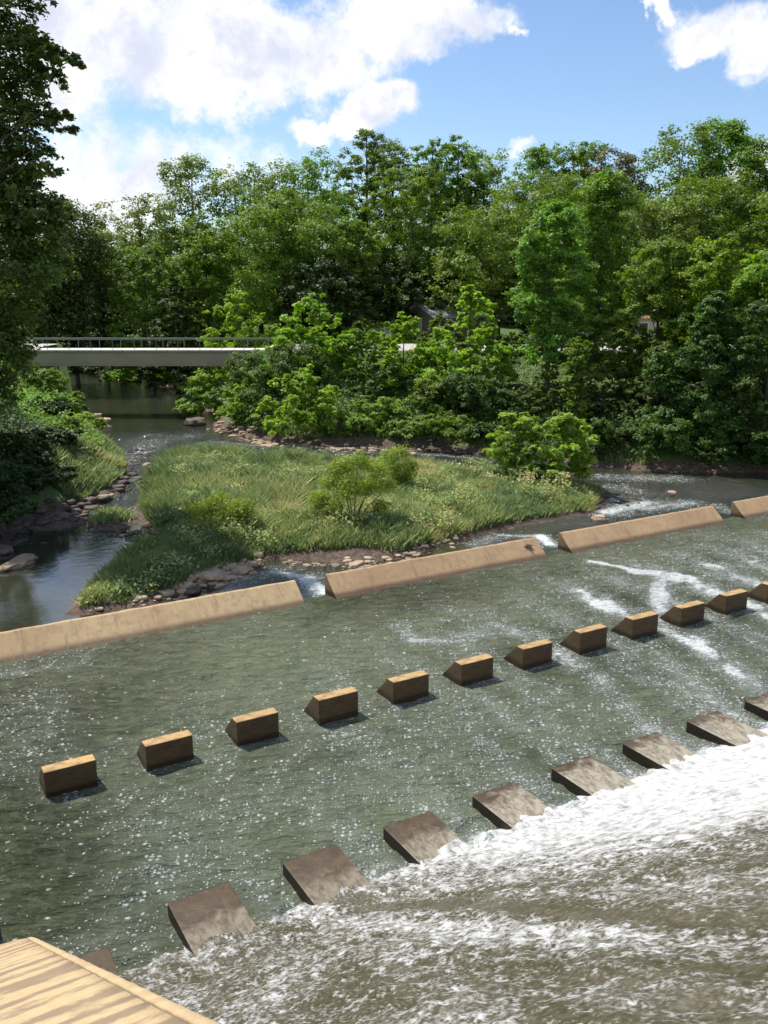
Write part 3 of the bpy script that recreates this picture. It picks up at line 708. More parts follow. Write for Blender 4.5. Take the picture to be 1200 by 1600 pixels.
# ---------------------------------------------------------------- houses behind the trees
def house(name, loc, rz, L, Wd, hw, hr, wall, roof, label, cat='house', door=True):
    h = empty(name, loc, label, cat, None, rz)
    box('wall', (0, 0, hw / 2), (L, Wd, hw), wall, h)
    e = .45
    th = .15
    for sgn in (-1, 1):                                      # two pitched slabs
        a = (sgn * 0, 0)
        V8 = []
        for x in (-L / 2 - e, L / 2 + e):
            V8 += [(x, 0, hw + hr + .02), (x, sgn * (Wd / 2 + e), hw - hr * e / (Wd / 2) + .02), (x, sgn * (Wd / 2 + e), hw - hr * e / (Wd / 2) + th + .02), (x, 0, hw + hr + th + .02)]
        f = [(0, 1, 2, 3), (7, 6, 5, 4), (0, 4, 5, 1), (1, 5, 6, 2), (2, 6, 7, 3), (3, 7, 4, 0)]
        if sgn < 0: f = [tuple(reversed(q)) for q in f]
        mesh_obj('roof', V8, f, roof, h)
    for x in (-L / 2 + .05, L / 2 - .05):
        mesh_obj('gable', [(x, -Wd / 2, hw), (x, Wd / 2, hw), (x, 0, hw + hr)], [(0, 1, 2)], wall, h)
    for k in range(max(2, int(L / 3))):
        x = -L / 2 + (k + .5) * L / max(2, int(L / 3))
        wnd = box('window', (x, -Wd / 2 - .03, hw * .55), (1.0, .06, 1.1), M_WHITE, h)
        box('pane', (x, -Wd / 2 - .065, hw * .55), (.84, .02, .94), M_GLASS, wnd)
    if door:
        dr = box('door', (-L / 2 - .03, 0, 1.05), (.06, .95, 2.1), M_WHITE, h)
        box('handle', (-L / 2 - .08, .35, 1.0), (.06, .05, .05), M_RAIL, dr)
    return h
house('house', (7.2, 93.5, 5.2), math.radians(28), 8, 6.0, 2.35, 1.15, M_BRICK, M_ROOFG, 'brown house with a grey shingled gable roof showing over the middle shrubs')
house('house', (21.5, 93, 5.2), math.radians(-4), 13, 6, 2.2, .9, M_TAN, M_ROOFB, 'long low tan house with orange brown roof, glimpsed through the tall bank trees')
house('shed', (.3, 89.4, 5.1), math.radians(10), 1.6, 1.4, .85, .25, M_WHITE, M_ROOFG, 'small white shed peeking above the bushes right of the bridge', 'shed', False)

# ---------------------------------------------------------------- vegetation
rng = np.random.RandomState(11)
def crown_mesh(name, lobes, n, leaf, flat=.8, up=.75, clump=26, spread=.30, shell=(.55, 1.05), aspect=.62):
    """lobes: array (k,4) centre + radius.  Leaves sit in small clumps on the lobes, each a kite-shaped face"""
    L = np.asarray(lobes, float); w = L[:, 3] ** 2; w /= w.sum()
    nc = max(8, n // clump); li = rng.choice(len(L), nc, p=w)
    dirs = rng.normal(size=(nc, 3)); dirs[:, 2] = np.where(dirs[:, 2] < -.2, dirs[:, 2] * rng.choice([1, -1], nc, p=[.5, .5]), dirs[:, 2]); dirs /= np.linalg.norm(dirs, axis=1)[:, None]
    rad = L[li, 3] * rng.uniform(shell[0], shell[1], nc)
    cc = L[li, :3] + dirs * rad[:, None] * np.array([1, 1, flat])
    ctint = rng.rand(nc)
    k = rng.randint(0, nc, n)
    off = rng.normal(size=(n, 3)) * np.minimum(L[li[k], 3], 3.0)[:, None] * spread * np.array([1, 1, .6])
    p_ = cc[k] + off
    nrm = dirs[k] * .55 + np.array([0, 0, up]) + rng.normal(size=(n, 3)) * .42
    nrm /= np.linalg.norm(nrm, axis=1)[:, None]
    tv = np.cross(nrm, rng.normal(size=(n, 3))); tv /= np.linalg.norm(tv, axis=1)[:, None]
    bv = np.cross(nrm, tv); s_ = leaf * rng.uniform(.55, 1.35, n)[:, None]
    a0 = p_ - tv * s_ * .55; a2 = p_ + tv * s_ * .6
    a1 = p_ + bv * s_ * aspect * .5 - tv * s_ * .08 + nrm * s_ * .10; a3 = p_ - bv * s_ * aspect * .5 - tv * s_ * .08 + nrm * s_ * .10
    V = np.stack([a0, a1, a2, a3], 1).reshape(-1, 3)
    Q = np.arange(4 * n).reshape(n, 4)
    tint = np.clip(ctint[k] * .65 + rng.rand(n) * .35, 0, 1)
    return np_mesh(name, V, Q, None, False, face_attr={'tint': tint})
def tube(V, Fc, pts, rads, seg=6):
    b0 = len(V); prev = None
    for i, (p_, r) in enumerate(zip(pts, rads)):
        p_ = Vector(p_)
        d = (Vector(pts[min(i + 1, len(pts) - 1)]) - Vector(pts[max(i - 1, 0)])).normalized()
        a = d.orthogonal().normalized() if prev is None else (prev - d * prev.dot(d)).normalized(); prev = a
        c = d.cross(a)
        for j in range(seg):
            an = 2 * math.pi * j / seg; V.append(p_ + (a * math.cos(an) + c * math.sin(an)) * r)
    for i in range(len(pts) - 1):
        for j in range(seg):
            Fc.append((b0 + i * seg + j, b0 + i * seg + (j + 1) % seg, b0 + (i + 1) * seg + (j + 1) % seg, b0 + (i + 1) * seg + j))
def trunk_mesh(name, base, lobes, r0, h0, nlimb=8, mat=M_BARK):
    V = []; Fc = []; L = sorted(lobes, key=lambda q: q[2]); top = L[-1]
    lean = Vector((top[0] * .5, top[1] * .5, top[2]))
    pts = [Vector((0, 0, -.6)), Vector((0, 0, h0 * .5)) + Vector(mnoise.noise_vector(Vector((r0, h0, 1)))) * .3, Vector((lean.x * .25, lean.y * .25, h0)), lean * .55 + Vector((0, 0, h0 * .45)), lean]
    tube(V, Fc, pts, [r0 * 1.25, r0, r0 * .85, r0 * .5, r0 * .12], 8)
    pick = [L[int(i * (len(L) - 1) / max(1, nlimb - 1))] for i in range(nlimb)]
    for q in pick:
        c = Vector(q[:3]) * .93; z0 = max(h0 * .7, min(c.z * .75, top[2] * .8) - .2)
        f = min(1, z0 / max(.1, top[2])); s0 = Vector((lean.x * f * .6, lean.y * f * .6, z0))
        ln = (c - s0).length; pp = [s0]
        for k_ in (.25, .5, .75, 1): pp.append(s0.lerp(c, k_) + Vector((0, 0, -.25 * ln * k_ * (1 - k_))) + Vector(mnoise.noise_vector(Vector((c.x + k_ * 3, c.y, c.z)))) * ln * .09 * (1.2 - k_))
        tube(V, Fc, pp, [r0 * .42 * (1 - .5 * f), r0 * .30, r0 * .2, r0 * .11, r0 * .03], 5)
    me = bpy.data.meshes.new(name); me.from_pydata([tuple(v) for v in V], [], Fc); me.update()
    me.polygons.foreach_set('use_smooth', [True] * len(me.polygons)); me.materials.append(mat)
    return me
def lobes_for(kind, n=16, seed=0):
    """unit crowns: height 1, base at 0, half width .5"""
    r = random.Random(seed); out = []
    for i in range(n):
        f = (i + .5) / n; a = i * 2.399 + r.uniform(-.4, .4)
        if kind == 'round':
            z = .22 + .68 * f; w = .37 * math.sqrt(max(.05, 1 - ((z - .55) / .42) ** 2)); rr = r.uniform(.13, .19)
        elif kind == 'tall':
            z = .16 + .76 * f; w = .34 * math.sqrt(max(.04, 1 - ((z - .45) / .52) ** 2)); rr = r.uniform(.10, .16)
        elif kind == 'spire':
            z = .14 + .80 * f; w = .40 * (1 - f) ** .75 + .03; rr = .075 + .10 * (1 - f)
        elif kind == 'airy':
            z = .25 + .70 * f; w = .42 * math.sqrt(max(.08, 1 - ((z - .68) / .42) ** 2)) * r.uniform(.5, 1.1); rr = r.uniform(.055, .11)
        elif kind == 'shrub':
            z = .07 + .83 * f ** 1.12; w = .45 * max(.02, 1 - f ** 2.3) ** .62; rr = r.uniform(.11, .155) * (1.1 - .4 * f)
        elif kind == 'mound':
            z = .05 + .62 * f; w = .46 * math.sqrt(max(.05, 1 - (z / .80) ** 2)); rr = r.uniform(.16, .24)
        w *= r.uniform(.72, 1.12) if i % 3 else r.uniform(.2, .6)
        rr *= .78 if kind != 'airy' else .95
        out.append((w * math.cos(a), w * math.sin(a), z, rr))
    if kind in ('round', 'tall', 'spire', 'shrub', 'airy'): out.append((r.uniform(-.06, .06), 0, .93, .075))
    return out
_cache = {}
def unit_tree(kind, var, wid, hgt, n, leaf, bark):
    """one mesh pair per (kind, variant, rough size); lobes are scaled to real size so leaves stay round"""
    key = (kind, var, round(wid), round(hgt), n, leaf)
    if key in _cache: return _cache[key]
    nl = {'round': 48, 'tall': 54, 'spire': 50, 'airy': 38, 'shrub': 44, 'mound': 26}[kind]; n = int(n * 1.8); leaf *= .86
    U_ = lobes_for(kind, nl, var)
    L = [(x * wid, y * wid, z * hgt, rr * (wid * .55 + hgt * .45)) for x, y, z, rr in U_]
    cl = 60 if leaf < .3 else 34
    cm = crown_mesh('crown', L, n, leaf, spread=.175 if kind != 'airy' else .26, clump=cl if kind != 'airy' else 22, flat=.75 if kind in ('round', 'tall', 'mound') else 1.0)
    tm = trunk_mesh('trunk', None, L, max(.05, hgt * .014), hgt * (.12 if kind in ('shrub', 'mound') else .22), 8, bark)
    _cache[key] = (cm, tm); return _cache[key]
def plant(name, px_, ytop, Y, wpx, kind, mat, label, cat='tree', zb=None, n=9000, leaf=.34, var=0, group=None, bark=M_BARK, rz=None):
    xt, _, zt = at(px_, ytop, Y)
    if zb is None: zb = float(ground_h(np.array([xt]), np.array([Y]))[0])
    zb = max(zb, ZR + .02)
    hgt = max(1.0, zt - zb); wid = wpx / F * Y * (1.02 if cat == 'shrub' else (1.22 if Y > 85 else 1.08))
    cm, tm = unit_tree(kind, var, wid, hgt, n, leaf, bark)
    e = empty(name, (xt, Y, zb - .05), label, cat, group, rz if rz is not None else (px_ * 7.3) % 6.28)
    c = link('crown' if cat in ('tree',) else 'foliage', cm, e)
    if not cm.materials: cm.materials.append(LM[mat])
    c.material_slots[0].link = 'OBJECT'; c.material_slots[0].material = LM[mat]
    link('trunk' if cat == 'tree' else 'stem', tm, e)
    return e

TREES = [
 # name, px, ytop, Y, wpx, kind, mat, label, n, leaf, var
 ('distant_tree', 150, 345, 122, 110, 'round', 'pale', 'pale green distant tree low in the gap between the dark left tree and the wood', 7000, .42, 1),
 ('feathery_tree', 210, 288, 110, 130, 'round', 'pale', 'light feathery tree left of the tall airy crown, first on the skyline from the left', 10000, .36, 2),
 ('airy_tree', 290, 238, 108, 115, 'airy', 'pale', 'tall airy see-through tree rising over the bridge against white cloud', 9000, .36, 3),
 ('leafy_tree', 225, 375, 98, 130, 'tall', 'green', 'rounded tree with sunlit left side directly above the middle of the bridge', 12000, .34, 4),
 ('leafy_tree', 320, 350, 96, 110, 'tall', 'mid', 'dark leaning tree above the right half of the bridge, behind the first bright shrub tree', 11000, .34, 5),
 ('leafy_tree', 400, 245, 106, 150, 'round', 'mid', 'broad green crown on the skyline right of the airy tree', 12000, .36, 6),
 ('leafy_tree', 480, 232, 112, 130, 'round', 'green', 'skyline crown left of the tall poplar, under the small white cloud', 10000, .36, 7),
 ('big_tree', 435, 285, 94, 190, 'round', 'mid', 'big dark tree with yellow green tufts, largest of the wood left of centre', 20000, .34, 8),
 ('leafy_tree', 545, 330, 91, 100, 'tall', 'mid', 'narrow tree with one bright dome top right of the big tufted tree', 11000, .32, 9),
 ('poplar_tree', 572, 190, 114, 95, 'tall', 'mid', 'tallest poplar in the middle of the skyline', 10000, .34, 10),
 ('leafy_tree', 615, 215, 112, 90, 'tall', 'green', 'tree just right of the tall poplar on the skyline', 9000, .36, 11),
 ('pointed_tree', 675, 207, 108, 75, 'tall', 'green', 'left one of the twin pointed crowns in the skyline centre', 8000, .34, 12),
 ('pointed_tree', 716, 200, 110, 85, 'tall', 'mid', 'right one of the twin pointed crowns in the skyline centre', 8000, .34, 13),
 ('leafy_tree', 758, 222, 108, 90, 'round', 'pale', 'pale crown beside a low dip in the skyline right of the twin crowns', 8000, .36, 14),
 ('feathery_tree', 645, 255, 98, 170, 'tall', 'mid', 'tall feathery dark tree with a bare trunk showing, above the grey roof', 16000, .32, 15),
 ('leafy_tree', 850, 215, 112, 120, 'tall', 'mid', 'dark bumpy crown on the skyline over the bright bank tree', 10000, .36, 16),
 ('olive_tree', 775, 318, 90, 190, 'round', 'olive', 'olive green round tree behind the shrubs, left of the bright bank tree', 17000, .32, 17),
 ('olive_tree', 850, 255, 98, 160, 'round', 'olive', 'broad olive tree rising above and behind the round olive one', 14000, .34, 18),
 ('leafy_tree', 915, 210, 112, 90, 'tall', 'green', 'jagged green skyline tree right behind the tall dark column', 9000, .36, 19),
 ('brown_tree', 975, 232, 108, 90, 'airy', 'brown', 'half dead brownish tree with bare twigs on the skyline', 7000, .34, 20),
 ('sparse_tree', 1052, 192, 106, 120, 'airy', 'mid', 'sparse lacy tree with sky showing through, left of the highest right crown', 5200, .38, 21),
 ('tall_tree', 1140, 182, 106, 135, 'airy', 'green', 'highest crown at the right, leafy and ragged against blue sky', 15000, .38, 22),
 ('sparse_tree', 1205, 225, 104, 120, 'airy', 'green', 'ragged see-through tree before the low white cloud at the right edge', 9000, .38, 23),
 ('spreading_tree', 1010, 300, 96, 190, 'round', 'pale', 'wide flat-topped tree right of the dark column', 14000, .34, 24),
 ('spreading_tree', 1110, 270, 98, 220, 'round', 'green', 'very wide smooth rounded tree under the highest right crown', 17000, .34, 25),
 ('spreading_tree', 1215, 290, 92, 150, 'round', 'mid', 'dark round tree at the right edge below the ragged ones', 11000, .34, 26),
 ('column_tree', 948, 252, 70, 135, 'tall', 'mid', 'tall dark column tree standing forward of the wood, highest on the near bank', 24000, .24, 27),
 ('bank_tree', 868, 302, 64, 128, 'tall', 'lush', 'bright green tree on the bank with its lit left side, left of the dark column', 20000, .25, 28),
 ('bank_tree', 1040, 365, 61, 165, 'tall', 'mid', 'grey green tree on the bank between the dark column and the yellowish ones', 24000, .22, 29),
 ('yellow_tree', 1115, 362, 58, 120, 'tall', 'yellow', 'yellow green tree on the right bank, left of the edge one', 19000, .22, 30),
 ('yellow_tree', 1195, 378, 56, 110, 'tall', 'yellow', 'yellow green tree cut by the right photo edge', 17000, .22, 31),
 ('dark_tree', 1120, 450, 53.5, 170, 'shrub', 'dark', 'dark shady tree leaning over the water at the right', 30000, .2, 32),
 ('dark_tree', 1215, 440, 52, 150, 'shrub', 'dark', 'dark shady tree at the right edge over the weir end', 17000, .2, 33),
 ('thin_tree', 930, 480, 62, 75, 'tall', 'mid', 'thin trunked young tree below the dark column, before the tan house', 7000, .2, 34),
 ('thin_tree', 905, 520, 57, 60, 'tall', 'mid', 'slim young tree just behind and above the sycamore shrubs', 6000, .2, 36),
 ('thin_tree', 1035, 530, 56, 70, 'tall', 'shade', 'slim shaded tree between the yellowish sprays and the dark leaning tree', 7000, .2, 37),
 ('thin_tree', 985, 500, 60, 80, 'tall', 'olive', 'thin tree with yellowish sprays right of the young one', 8000, .2, 35),
]
for (nm, px_, yt, Y, wp_, kd, mt, lb, n, lf, vr) in TREES:
    plant(nm, px_, yt, Y, wp_, kd, mt, lb, 'tree', None, n, lf, vr, bark=M_PBARK if nm in ('airy_tree', 'sparse_tree', 'brown_tree') else M_BARK)
SHR = [
 ('vine_shrub', 862, 575, 60.5, 110, 'shrub', 'shade', 'shaded bush at the foot of the bright bank tree, behind the sycamore shrubs', 9000, .2, 94, None),
 ('vine_shrub', 925, 600, 58, 90, 'shrub', 'deep', 'dark bush under the tall dark column tree', 7000, .2, 95, None),
 ('vine_shrub', 1000, 590, 58.5, 110, 'shrub', 'shade', 'shaded bush between the thin trees of the right bank', 8000, .2, 96, None),
 ('shrub_tree', 688, 492, 73, 110, 'shrub', 'mid', 'leafy bush standing directly before the wall of the grey roofed house', 9000, .25, 91, None),
 ('shrub_tree', 800, 520, 74, 80, 'shrub', 'green', 'small green bush before the right end of the brown house, beside the lawn', 6000, .25, 92, None),
 ('shrub_tree', 555, 515, 74.5, 110, 'shrub', 'mid', 'green bush beside the white shed, right of the double topped young tree', 8000, .26, 93, None),
 ('shrub_tree', 370, 445, 84, 135, 'shrub', 'bright', 'bright dome shaped young tree just behind the right end of the bridge', 9000, .3, 41, None),
 ('shrub_tree', 487, 456, 73, 165, 'shrub', 'bright', 'bright double topped young tree right of the bridge end', 13000, .27, 42, None),
 ('vine_shrub', 445, 508, 70.5, 160, 'mound', 'shade', 'vine covered bush hiding the right end of the bridge', 13000, .22, 43, None),
 ('river_shrub', 475, 573, 62.2, 158, 'shrub', 'bright', 'bright pointed shrub on the river bank below the bridge end, nearest the stones', 12000, .24, 44, None),
 ('river_shrub', 372, 600, 67.2, 80, 'shrub', 'bright', 'small bright shrub left of the pointed one at the water edge', 6000, .24, 45, None),
 ('river_shrub', 412, 612, 65, 70, 'shrub', 'shade', 'darker low bush between the small bright shrub and the pointed one', 5000, .2, 46, None),
 ('vine_shrub', 312, 578, 74.5, 90, 'mound', 'vine', 'low vine mound under the bridge on the right shore', 7000, .22, 47, None),
 ('shrub_tree', 630, 485, 69, 135, 'shrub', 'bright', 'bright bush before the grey roofed house, left of the tall light one', 11000, .25, 48, None),
 ('shrub_tree', 585, 545, 67, 100, 'shrub', 'shade', 'mid green bush left below the one before the house', 8000, .24, 49, None),
 ('shrub_tree', 738, 444, 66, 138, 'shrub', 'bright', 'tall light topped young tree with a dark base in the middle of the bank', 16000, .25, 50, None),
 ('vine_shrub', 745, 560, 61.5, 130, 'mound', 'dark', 'dark shaded bush at the foot of the tall light topped tree', 8000, .22, 51, None),
 ('vine_shrub', 680, 570, 63.5, 85, 'mound', 'mid', 'arched vine bush left of the dark shaded base', 7000, .2, 52, None),
 ('vine_shrub', 590, 612, 62, 110, 'mound', 'vine', 'pale leafed vine bush above the stony shore', 8000, .2, 53, None),
 ('shore_bush', 560, 640, 61.2, 60, 'mound', 'bright', 'small light bush right of the pointed river shrub', 3500, .2, 54, None),
 ('shore_bush', 690, 640, 59.3, 120, 'mound', 'mid', 'low spreading bush on the far shore above the brown mud edge', 8000, .19, 55, None),
 ('shore_bush', 635, 655, 60.3, 80, 'mound', 'vine', 'low pale bush left of the spreading shore bush', 5000, .19, 56, None),
 ('shore_bush', 770, 655, 57.5, 70, 'mound', 'dark', 'dark low bush behind the left sycamore shrub', 4500, .19, 57, None),
 ('sycamore_shrub', 808, 640, 46.6, 112, 'tall', 'sycamore', 'left sycamore shrub on the island tip, yellower leaves', 5600, .29, 58, None),
 ('sycamore_shrub', 884, 646, 45.2, 130, 'tall', 'sycamore', 'right sycamore shrub on the island tip, bigger and bluer green', 6800, .29, 59, None),
 ('shore_bush', 940, 640, 53.5, 90, 'mound', 'dark', 'dark bush on the right shore just right of the sycamores', 5000, .19, 60, None),
 ('shore_bush', 1030, 640, 52.6, 110, 'mound', 'dark', 'dark bush over the water right of the gap with the pale stones', 6000, .18, 61, None),
 ('shore_bush', 1130, 655, 51.8, 130, 'mound', 'dark', 'wide dark bush hanging over the right channel', 7000, .18, 62, None),
 ('shore_bush', 1210, 650, 51.0, 90, 'mound', 'dark', 'dark bush at the right photo edge above the weir', 5000, .18, 63, None),
 ('shore_bush', 190, 575, 104, 70, 'mound', 'vine', 'small light bush on the far shore seen under the bridge', 3500, .3, 64, None),
 ('shore_bush', 250, 565, 100, 60, 'mound', 'bright', 'bright bush on the far shore under the bridge, right of the other', 3500, .3, 65, None),
 ('shore_bush', 130, 560, 115, 80, 'mound', 'dark', 'dark far bush left under the bridge', 3500, .32, 66, None),
]
for (nm, px_, yt, Y, wp_, kd, mt, lb, n, lf, vr, zb) in SHR:
    plant(nm, px_, yt, Y, wp_, kd, mt, lb, 'shrub', zb, n, lf, vr)
# low shoots of the yellow green trees etc. fill the dark understorey of the right bank

# left bank bushes (the slope falls to the river; placed by hand)
LB = [
 ('vine_shrub', 62, 560, 66, 75, 'mound', 'vine', 'sunlit vine bush at the left end of the bridge', 8000, .2, 71),
 ('vine_shrub', 95, 600, 62, 80, 'mound', 'vine', 'sunlit vine bush on the left slope below the bridge end', 8000, .2, 72),
 ('vine_shrub', 112, 640, 57, 80, 'mound', 'bright', 'bright vine bush nearest the boulders on the left shore', 8000, .19, 73),
 ('vine_shrub', 60, 640, 54, 90, 'mound', 'deep', 'shaded vine bush behind the bright one on the left slope', 7000, .19, 74),
 ('vine_shrub', 95, 690, 52, 80, 'mound', 'green', 'low green bush above the left grassy point', 6000, .19, 75),
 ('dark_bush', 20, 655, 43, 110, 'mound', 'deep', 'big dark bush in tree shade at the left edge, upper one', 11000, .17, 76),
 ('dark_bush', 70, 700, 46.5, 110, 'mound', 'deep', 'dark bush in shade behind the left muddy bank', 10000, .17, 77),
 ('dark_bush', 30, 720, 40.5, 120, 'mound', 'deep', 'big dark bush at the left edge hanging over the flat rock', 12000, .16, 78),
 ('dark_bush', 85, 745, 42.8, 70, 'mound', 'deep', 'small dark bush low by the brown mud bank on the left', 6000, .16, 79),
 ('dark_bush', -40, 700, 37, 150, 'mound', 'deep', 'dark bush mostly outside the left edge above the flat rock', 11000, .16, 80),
]
for (nm, px_, yt, Y, wp_, kd, mt, lb, n, lf, vr) in LB:
    plant(nm, px_, yt, Y, wp_, kd, mt, lb, 'shrub', None, n, lf, vr)

# big left tree: lobes set where the crown reaches into the picture
def hero(name, basexyz, spots, n, leaf, mat, label, r0, h0, nl=12, clump=30, spread=.2):
    L = []
    for (px_, py_, Y, r) in spots:
        x, y, z = at(px_, py_, Y); L.append((x - basexyz[0], y - basexyz[1], z - basexyz[2], r))
    cm = crown_mesh('crown', L, n, leaf, spread=spread, clump=clump, flat=.8); cm.materials.append(LM[mat])
    e = empty(name, basexyz, label, 'tree'); link('crown', cm, e)
    link('trunk', trunk_mesh('trunk', None, L, r0, h0, nl), e)
    return e
hs = [(0, -60, 38, 2.0), (20, 30, 38, 1.1), (-20, 60, 39, 1.8), (45, 75, 37.5, 1.0), (75, 95, 37, .85), (105, 100, 36.6, .55), (130, 105, 36.4, .38), (138, 112, 36.3, .25), (104, 122, 36.5, .25),
      (30, 130, 38, 1.3), (70, 130, 38, .8), (-30, 160, 39, 2.0), (20, 190, 38, 1.1), (55, 185, 37.6, .8), (95, 195, 37, .6), (112, 205, 37, .4), (100, 172, 36.8, .3), (115, 188, 36.8, .28), (75, 215, 37, .6), (30, 235, 38, 1.2), (60, 250, 38, .8), (-30, 260, 39, 2.0),
      (65, 275, 38.5, .75), (20, 300, 38.5, 1.5), (55, 330, 39, 1.3), (-20, 360, 39.5, 2.2), (60, 380, 40, 1.5), (90, 340, 41, .9), (20, 430, 40, 1.8), (70, 420, 41, 1.3), (-20, 500, 40, 2.0), (28, 490, 41, 1.3), (85, 5, 37, .2), (10, 560, 41, 1.4), (-80, 100, 39, 3), (-90, 300, 40, 3), (-90, 480, 40, 3), (12, 545, 41, 1.2), (-10, 600, 42, 1.3), (-40, 620, 41, 1.6),
      (-120, -100, 40, 2.6), (-190, 20, 41, 2.8), (-190, 250, 41, 3)]
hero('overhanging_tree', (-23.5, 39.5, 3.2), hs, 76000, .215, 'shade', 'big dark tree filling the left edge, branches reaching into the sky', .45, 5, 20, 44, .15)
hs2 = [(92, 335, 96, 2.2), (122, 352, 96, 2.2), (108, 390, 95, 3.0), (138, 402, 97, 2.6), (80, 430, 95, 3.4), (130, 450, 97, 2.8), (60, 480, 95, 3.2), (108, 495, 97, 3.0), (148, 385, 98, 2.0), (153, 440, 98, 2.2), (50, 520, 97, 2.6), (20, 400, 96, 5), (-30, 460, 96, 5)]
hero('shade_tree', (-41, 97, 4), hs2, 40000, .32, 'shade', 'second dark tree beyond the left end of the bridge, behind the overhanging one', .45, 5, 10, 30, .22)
# tree mass upstream-left beyond the bridge
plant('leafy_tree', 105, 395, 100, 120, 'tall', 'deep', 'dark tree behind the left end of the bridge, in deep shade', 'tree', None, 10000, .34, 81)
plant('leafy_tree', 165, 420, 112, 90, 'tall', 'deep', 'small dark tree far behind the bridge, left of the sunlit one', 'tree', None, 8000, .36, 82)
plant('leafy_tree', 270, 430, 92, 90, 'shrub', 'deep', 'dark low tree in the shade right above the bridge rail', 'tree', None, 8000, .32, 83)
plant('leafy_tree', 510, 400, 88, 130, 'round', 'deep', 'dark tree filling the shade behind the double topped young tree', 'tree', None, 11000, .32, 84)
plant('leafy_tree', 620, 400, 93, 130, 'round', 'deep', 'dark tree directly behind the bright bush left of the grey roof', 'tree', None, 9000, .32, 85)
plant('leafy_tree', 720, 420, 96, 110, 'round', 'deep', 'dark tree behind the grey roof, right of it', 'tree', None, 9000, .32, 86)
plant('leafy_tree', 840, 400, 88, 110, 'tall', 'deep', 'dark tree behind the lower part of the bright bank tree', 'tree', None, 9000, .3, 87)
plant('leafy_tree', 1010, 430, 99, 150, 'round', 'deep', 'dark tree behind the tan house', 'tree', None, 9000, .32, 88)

# willows on the island: fine leaves, thin fanned stems
def willow(px_, ybase, Y, spots, n, label, mat='willow', name='willow_bush'):
    x, y, z = at(px_, ybase, Y); z = float(ground_h(np.array([x]), np.array([Y]))[0])
    L = []
    for (a, b_, dY, r) in spots:
        q = at(a, b_, Y + dY); L.append((q[0] - x, q[1] - y, q[2] - z, r))
    e = empty(name, (x, y, z - .03), label, 'shrub')
    cm = crown_mesh('foliage', L, n, .15, spread=.42, clump=30, flat=.9, up=.2, aspect=.28); cm.materials.append(LM[mat]); link('foliage', cm, e)
    V = []; Fc = []
    for q in L:
        c = Vector(q[:3]); tube(V, Fc, [Vector((c.x * .04, c.y * .04, 0)), c * .45 + Vector((0, 0, .12)), c], [.035, .022, .006], 5)
    me = bpy.data.meshes.new('stem'); me.from_pydata([tuple(v) for v in V], [], Fc); me.update(); me.materials.append(M_BARK); link('stem', me, e)
willow(552, 845, 36.3, [(510, 755, 0, .42), (530, 735, .3, .45), (560, 722, 0, .42), (590, 735, .3, .42), (605, 760, 0, .36), (545, 765, -.4, .5), (575, 765, .4, .45), (500, 780, .2, .35), (595, 790, -.2, .3), (525, 790, .4, .35)], 7000, 'feathery willow bush standing in the middle of the grassy island')
willow(618, 770, 42.5, [(605, 715, 0, .4), (625, 710, .3, .45), (640, 730, 0, .35), (615, 735, 0, .45), (632, 750, .2, .4)], 3600, 'smaller willow bush right behind the middle one')
willow(345, 850, 35.2, [(310, 800, 0, .45), (340, 790, .3, .5), (375, 795, 0, .45), (350, 815, -.3, .55), (385, 815, 0, .4), (315, 822, 0, .4)], 6500, 'low rounded willow bush at the left part of the island')

# a continuous wood behind the individual trees
L = []
rw = random.Random(3)
for i in range(230):
    x = -75 + 160 * rw.random(); Y = rw.uniform(118, 140); z0 = float(ground_h(np.array([x]), np.array([Y]))[0])
    px_ = 600 + F * x / Y
    cap = np.interp(px_, [0, 120, 200, 290, 400, 570, 720, 800, 900, 1000, 1200], [12, 11, 15, 19, 21, 24.5, 24, 22, 23, 22, 24])
    zt_ = rw.uniform(max(z0 + 1, 3), cap - .6); L.append((x, Y, zt_, rw.uniform(2.0, 3.6)))
cm = crown_mesh('woodland', L, 110000, .5, spread=.3, clump=40); cm.materials.append(LM['mid'])
o = link('woodland', cm); o['kind'] = 'stuff'; o['label'] = 'dense far wood filling the gaps behind the named trees'
# undergrowth in the shade of the right bank and along the slopes
def scatter_under(name, region, n, leaf, mat, hmax, seed, label, dens=None):
    r = np.random.RandomState(seed)
    x = r.uniform(region[0], region[1], n * 6); y = r.uniform(region[2], region[3], n * 6)
    h = ground_h(x, y); ok = (h > ZR + .12)
    d = x * DD[0] + y * DD[1]; ok &= d > 26
    ok &= ~((y > 73.8) & (y < 85.5))
    if dens is not None: ok &= dens(x, y) > r.rand(len(x))
    x, y, h = x[ok][:n], y[ok][:n], h[ok][:n]; k = len(x)
    hh = h + r.rand(k) ** 1.5 * hmax * (.4 + 1.2 * fbm(x, y, .6, 50))
    nrm = np.array([0, -.2, .7]) + r.normal(size=(k, 3)) * .5; nrm /= np.linalg.norm(nrm, axis=1)[:, None]
    tv = np.cross(nrm, r.normal(size=(k, 3))); tv /= np.linalg.norm(tv, axis=1)[:, None]; bv = np.cross(nrm, tv)
    s_ = leaf * r.uniform(.5, 1.4, k)[:, None]; p_ = np.stack([x, y, hh], 1)
    V = np.stack([p_ - tv * s_ * .5, p_ + bv * s_ * .33, p_ + tv * s_ * .6, p_ - bv * s_ * .33], 1).reshape(-1, 3)
    me = np_mesh(name, V, np.arange(4 * k).reshape(k, 4), LM[mat], False, face_attr={'tint': np.clip(fbm(x, y, .8, 51) * .7 + r.rand(k) * .4, 0, 1)})
    o = link(name, me); o['kind'] = 'stuff'; o['label'] = label
RP = np.array(RIGHT)
